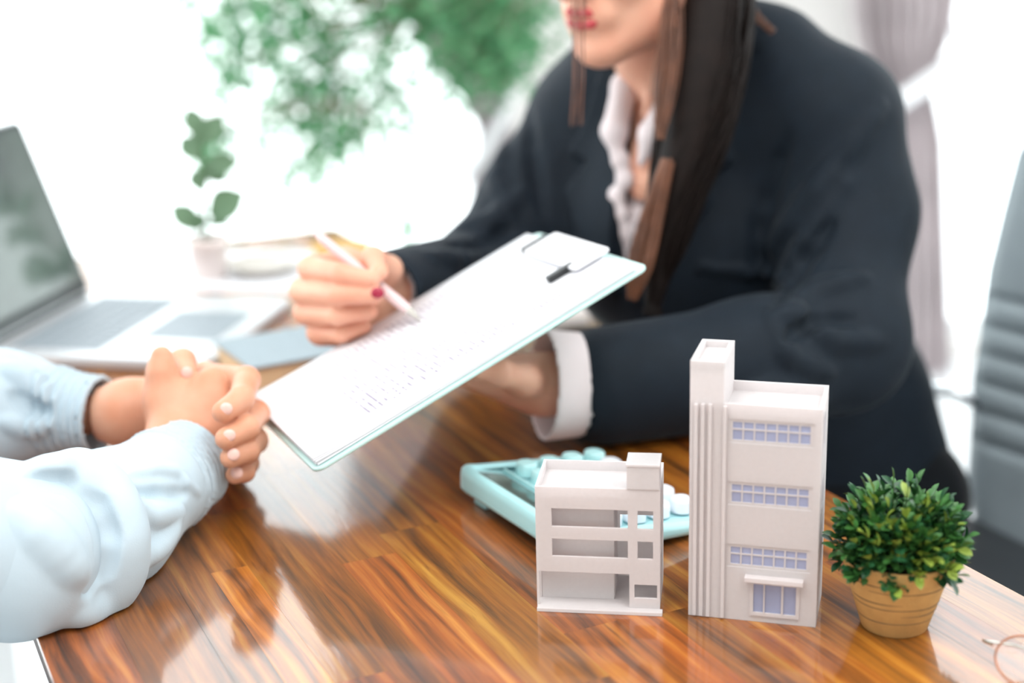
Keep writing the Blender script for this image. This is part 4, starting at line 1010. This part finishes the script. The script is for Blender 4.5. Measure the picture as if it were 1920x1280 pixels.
# ---- client
KC = 1.04
def cY(x, y, yy): return atY(x, y, yy*KC)
def JC(a): return [cY(*p) for p in a]
client = empty('person', (-.70, 1.0, 0), 0, 'person in a pale blue long-sleeved shirt with hands clasped on the desk', 'person')
FV = NN.copy(); LVc = np.array([-.423, .906, 0])
RC = np.stack([LVc, FV, [0, 0, 1.]])
csR = np.array([-.615, .835, 1.00]); csL = np.array([-.775, 1.165, 1.00]); cc = (csR+csL)/2
eR = cY(30, 1035, .975); eLc = np.array([-.530, 1.285, .805])
wRc = cY(338, 862, 1.165); wLc = cY(235, 775, 1.270)
s = SDF((-.92, .66, .42), (-.10, 1.42, 1.14), .0048)
s.ell(cc+[0, 0, -.12], (.175, .115, .19), RC, .05); s.cap(cc+[0, 0, -.15], cc+FV*-.02+[0, 0, -.46], .135, .15, .05)
s.cap(csR, csL, .055, .055, .05); s.cap(cc+[0, 0, .02], cc+FV*.015+[0, 0, .075], .07, .052, .04)
s.ell(cc+FV*.02+[0, 0, .12], (.05, .05, .06), RC, .004, 'cut')
s.chain([csR, (csR+eR)/2+[-.01, -.01, .0], eR], [.068, .066, .062], .04); s.chain([csL, eLc], [.066, .055], .04)
up1 = s.mesh('a')
# near sleeve with its big folds, fine grid
cuff0 = cY(300, 905, 1.118); cuff1 = cY(352, 872, 1.155)
s = SDF((-.49, .88, .742), (-.17, 1.34, .93), .0020)
fa = cY(185, 985, 1.055)
s.chain([csR*0+eR+(csR-eR)*.25, eR, fa, cuff0], [.058, .058, .052, .0425], .03)
axc = perp(cuff1-cuff0)
s.cap(cuff0-axc*.004, cuff1+axc*.004, .0395, .0385, .010)
folds(s, [(((70, 885), (150, 880), (200, 930), (222, 1000), (222, 1070), (190, 1130), (150, 1150)), .012, 1), (((60, 900), (130, 905), (180, 950), (200, 1010), (196, 1070), (165, 1110)), .006, -1),
    (((225, 925), (290, 930), (345, 925)), .005, -1), (((240, 950), (290, 965), (340, 960)), .006, 1), (((240, 890), (290, 880), (330, 885), (372, 925)), .0035, 1), (((30, 960), (90, 1010), (150, 1080)), .009, 1), (((230, 1060), (290, 1030), (330, 985)), .006, 1)])
# narrow pleats running round the cuff
def pleats(P, c0, c1, lam, amp, r_in):
    a = perp(c1-c0); L = np.linalg.norm(c1-c0)
    t = (P[0]-c0[0])*a[0]+(P[1]-c0[1])*a[1]+(P[2]-c0[2])*a[2]
    m_ = np.clip(t/.004, 0, 1)*np.clip((L+.006-t)/.004, 0, 1)
    rad = np.sqrt(np.maximum(0, (P[0]-c0[0])**2+(P[1]-c0[1])**2+(P[2]-c0[2])**2-t*t))
    return -amp*np.cos(2*np.pi*t/lam)*m_*(rad < .06)
s.warp(lambda P: pleats(P, cuff0, cuff1, .0072, .0023, .03))
s.cap(cuff1-axc*.006, cuff1+axc*.08, .0335, .040, .002, 'cut')
sl, P = s.win(s.lo, s.lo+s.h*s.n, 0); t = (P[0]-cuff1[0])*axc[0]+(P[1]-cuff1[1])*axc[1]+(P[2]-cuff1[2])*axc[2]
s.D = np.maximum(s.D, np.where((t > -.02), t-.006, -1)).astype(np.float32)
cut_desk(s)
up2 = s.mesh('b')
# far sleeve
cf0 = cY(95, 770, 1.285); cf1 = cY(185, 778, 1.275)
s = SDF((-.64, 1.14, .745), (-.28, 1.46, .93), .0022)
s.chain([eLc, cY(0, 765, 1.285), cf0], [.055, .050, .041], .03)
ax2 = perp(cf1-cf0); s.cap(cf0-ax2*.004, cf1, .037, .0365, .010)
folds(s, [(((10, 690), (50, 710), (90, 750)), .007, 1), (((5, 790), (50, 800), (90, 795)), .006, 1), (((20, 740), (60, 765), (90, 775)), .005, -1)])
s.warp(lambda P: pleats(P, cf0, cf1, .0080, .0023, .03))
s.cap(cf1-ax2*.006, cf1+ax2*.08, .0325, .040, .002, 'cut')
sl, P = s.win(s.lo, s.lo+s.h*s.n, 0); t = (P[0]-cf1[0])*ax2[0]+(P[1]-cf1[1])*ax2[1]+(P[2]-cf1[2])*ax2[2]
s.D = np.maximum(s.D, np.where((t > -.02), t-.003, -1)).astype(np.float32)
cut_desk(s)
up3 = s.mesh('c')
fix(link('shirt', join_meshes('shirt', [up1, up2, up3], m_shirtb), None, client), client)
# hands
lo = cY(380, 780, 1.2)-[.115, .13, .105]; hi = cY(380, 780, 1.2)+[.085, .13, .085]
s = SDF(lo, hi, .0014)
q0 = cY(338, 852, 1.172)
mc = JC(((400, 722, 1.205), (418, 768, 1.190), (420, 815, 1.182), (408, 858, 1.180)))
for q, r_ in zip(mc, (.0145, .0140, .0130, .0125)): s.cap(q0, q, .0235, r_, .02)
s.cap(cY(250, 915, 1.11), q0, .027, .0245, .02)
s.chain(JC(((318, 800, 1.185), (306, 745, 1.200), (303, 700, 1.205), (303, 668, 1.210))), [.019, .0150, .0118, .0092], .010)
s.cap(cY(312, 758, 1.20), cY(388, 730, 1.205), .0130, .0120, .016); s.cap(cY(325, 790, 1.195), cY(395, 765, 1.195), .014, .014, .016)
tgt = JC(((448, 722, 1.252), (462, 762, 1.250), (462, 812, 1.248), (450, 852, 1.243)))
tg2 = JC(((420, 728, 1.290), (425, 765, 1.292), (425, 812, 1.290), (420, 850, 1.282)))
for a, b, c_ in zip(mc, tgt, tg2): s.chain([a, b, c_], [.0118, .0105, .009], .006)
L_ = SDF(lo, hi, .0014)   # the other hand
q1 = cY(245, 775, 1.262); L_.cap(cY(150, 776, 1.285), q1, .0262, .0240, .01)
ml = JC(((385, 705, 1.262), (400, 752, 1.266), (402, 802, 1.262), (398, 845, 1.256)))
for q, r_ in zip(ml, (.0140, .0135, .013, .0125)): L_.cap(q1, q, .0225, r_, .02)
FL = [((462, 712, 1.240), (452, 748, 1.192), (418, 772, 1.171)), ((480, 775, 1.236), (462, 802, 1.184), (424, 822, 1.164)), ((478, 826, 1.230), (464, 845, 1.184), (432, 858, 1.166)), ((464, 868, 1.226), (458, 884, 1.194), (440, 890, 1.178))]
for a, pts, r_ in zip(ml, FL, (.0108, .0108, .0102, .0090)):
    q = J(pts); L_.chain([a]+q, [r_*1.15, r_*1.08, r_*.98, r_*.86], .004)
L_.chain(JC(((290, 770, 1.255), (318, 715, 1.250), (342, 678, 1.238), (352, 700, 1.212))), [.018, .0135, .0108, .0088], .008)
s.D = np.minimum(s.D, L_.D).astype(np.float32)
hm = s.mesh('h'); HS = s
s = SDF((-.90, .72, .752), (-.20, 1.42, 1.40), .0045)
hcc = cc+FV*.10+np.array([0, 0, .235]); hfc = perp([.80, .42, -.35])
Pc, Rc_ = head(s, hcc, hfc, (0, 0, 1)); s.cap(hcc-FV*.03-[0, 0, .05], cc+[0, 0, .02], .052, .058, .03); s.cap(csR, csL, .04, .04, .03)
s.chain([csR, eR, cY(250, 915, 1.11)], [.045, .032, .024], .02); s.chain([csL, eLc, cY(150, 776, 1.285)], [.045, .022, .021], .01)
fix(link('body', join_meshes('body', [hm, s.mesh('hd')], m_skin2), None, client), client)
face_parts(Pc, Rc_, client)
def nail(pp_, nd, sc=1.0):
    B = basis(nd, 0); return ell_part('fingernail', pp_, (.0022*sc, .0050*sc, .0050*sc), B.T, m_nail, client)
for (px_, py_), nd in (((424, 766), (.2, -.9, .35)), ((430, 816), (.2, -.9, .35)), ((438, 852), (.2, -.9, .35)), ((444, 886), (.2, -.9, .3)), ((350, 698), (.0, -.85, .5))):
    h_, d_h = hit(HS, px_, py_); nail(h_+d_h*.0003, -d_h, 1.05)
s = SDF(hcc-.16, hcc+.16, .004); lh = perp(np.cross([0, 0, 1], hfc)); uph = np.cross(hfc, lh)
s.ell(hcc+uph*.040-hfc*.030, (.090, .104, .096), np.stack([lh, hfc, uph]), .01); s.cap(hcc-hfc*.06-uph*.01, hcc-hfc*.07-uph*.07, .066, .05, .03)
s.ell(hcc+hfc*.085-uph*.045, (.085, .075, .085), np.stack([lh, hfc, uph]), .012, 'cut')
fix(link('hair', s.mesh('hair'), m_hairb, client), client)
s = SDF((-1.0, .6, .0), (.1, 1.6, .62), .009)
hpc = cc*[1, 1, 0]-FV*.02+np.array([0, 0, .53]); s.ell(hpc, (.175, .14, .09), RC, .04)
for sg in (-1, 1):
    a = hpc+LVc*.09*sg; b = a+FV*.42+[0, 0, -.03]; c_ = b+[-.02, -.01, -.42]; s.chain([a, b, c_], [.085, .060, .040], .03)
fix(link('trousers', s.mesh('trousers'), m_chino, client), client)
for sg in (-1, 1):
    an = hpc+LVc*.09*sg+FV*.40; an[2] = .045; t = SDF(an-.2, an+.2, .006); t.cap(an+[0, 0, -.005], an+FV*.15+[0, 0, -.02], .038, .026, .02); t.box(an+np.array([0, 0, -.145]), (.3, .3, .1), op='cut'); fix(link('shoe', t.mesh('shoe'), m_black, client), client)
for o in list(client.children):
    if o.name.split('.')[0] in ('lips', 'eye', 'iris', 'eyebrow', 'fingernail'): fix(o, client)
# client's chair, out of the picture but carrying the person
cch = empty('office_chair', (cc[0]-FV[0]*.02, cc[1]-FV[1]*.02, 0), math.atan2(-FV[1], -FV[0]), 'grey office chair under the person in the pale blue shirt', 'chair')
for o in ch.children:
    c_ = o.copy(); COL.objects.link(c_); c_.parent = cch
print('OBJECTS', len(bpy.data.objects), 'TRIS', sum(len(o.data.polygons) for o in bpy.data.objects if o.type == 'MESH'))
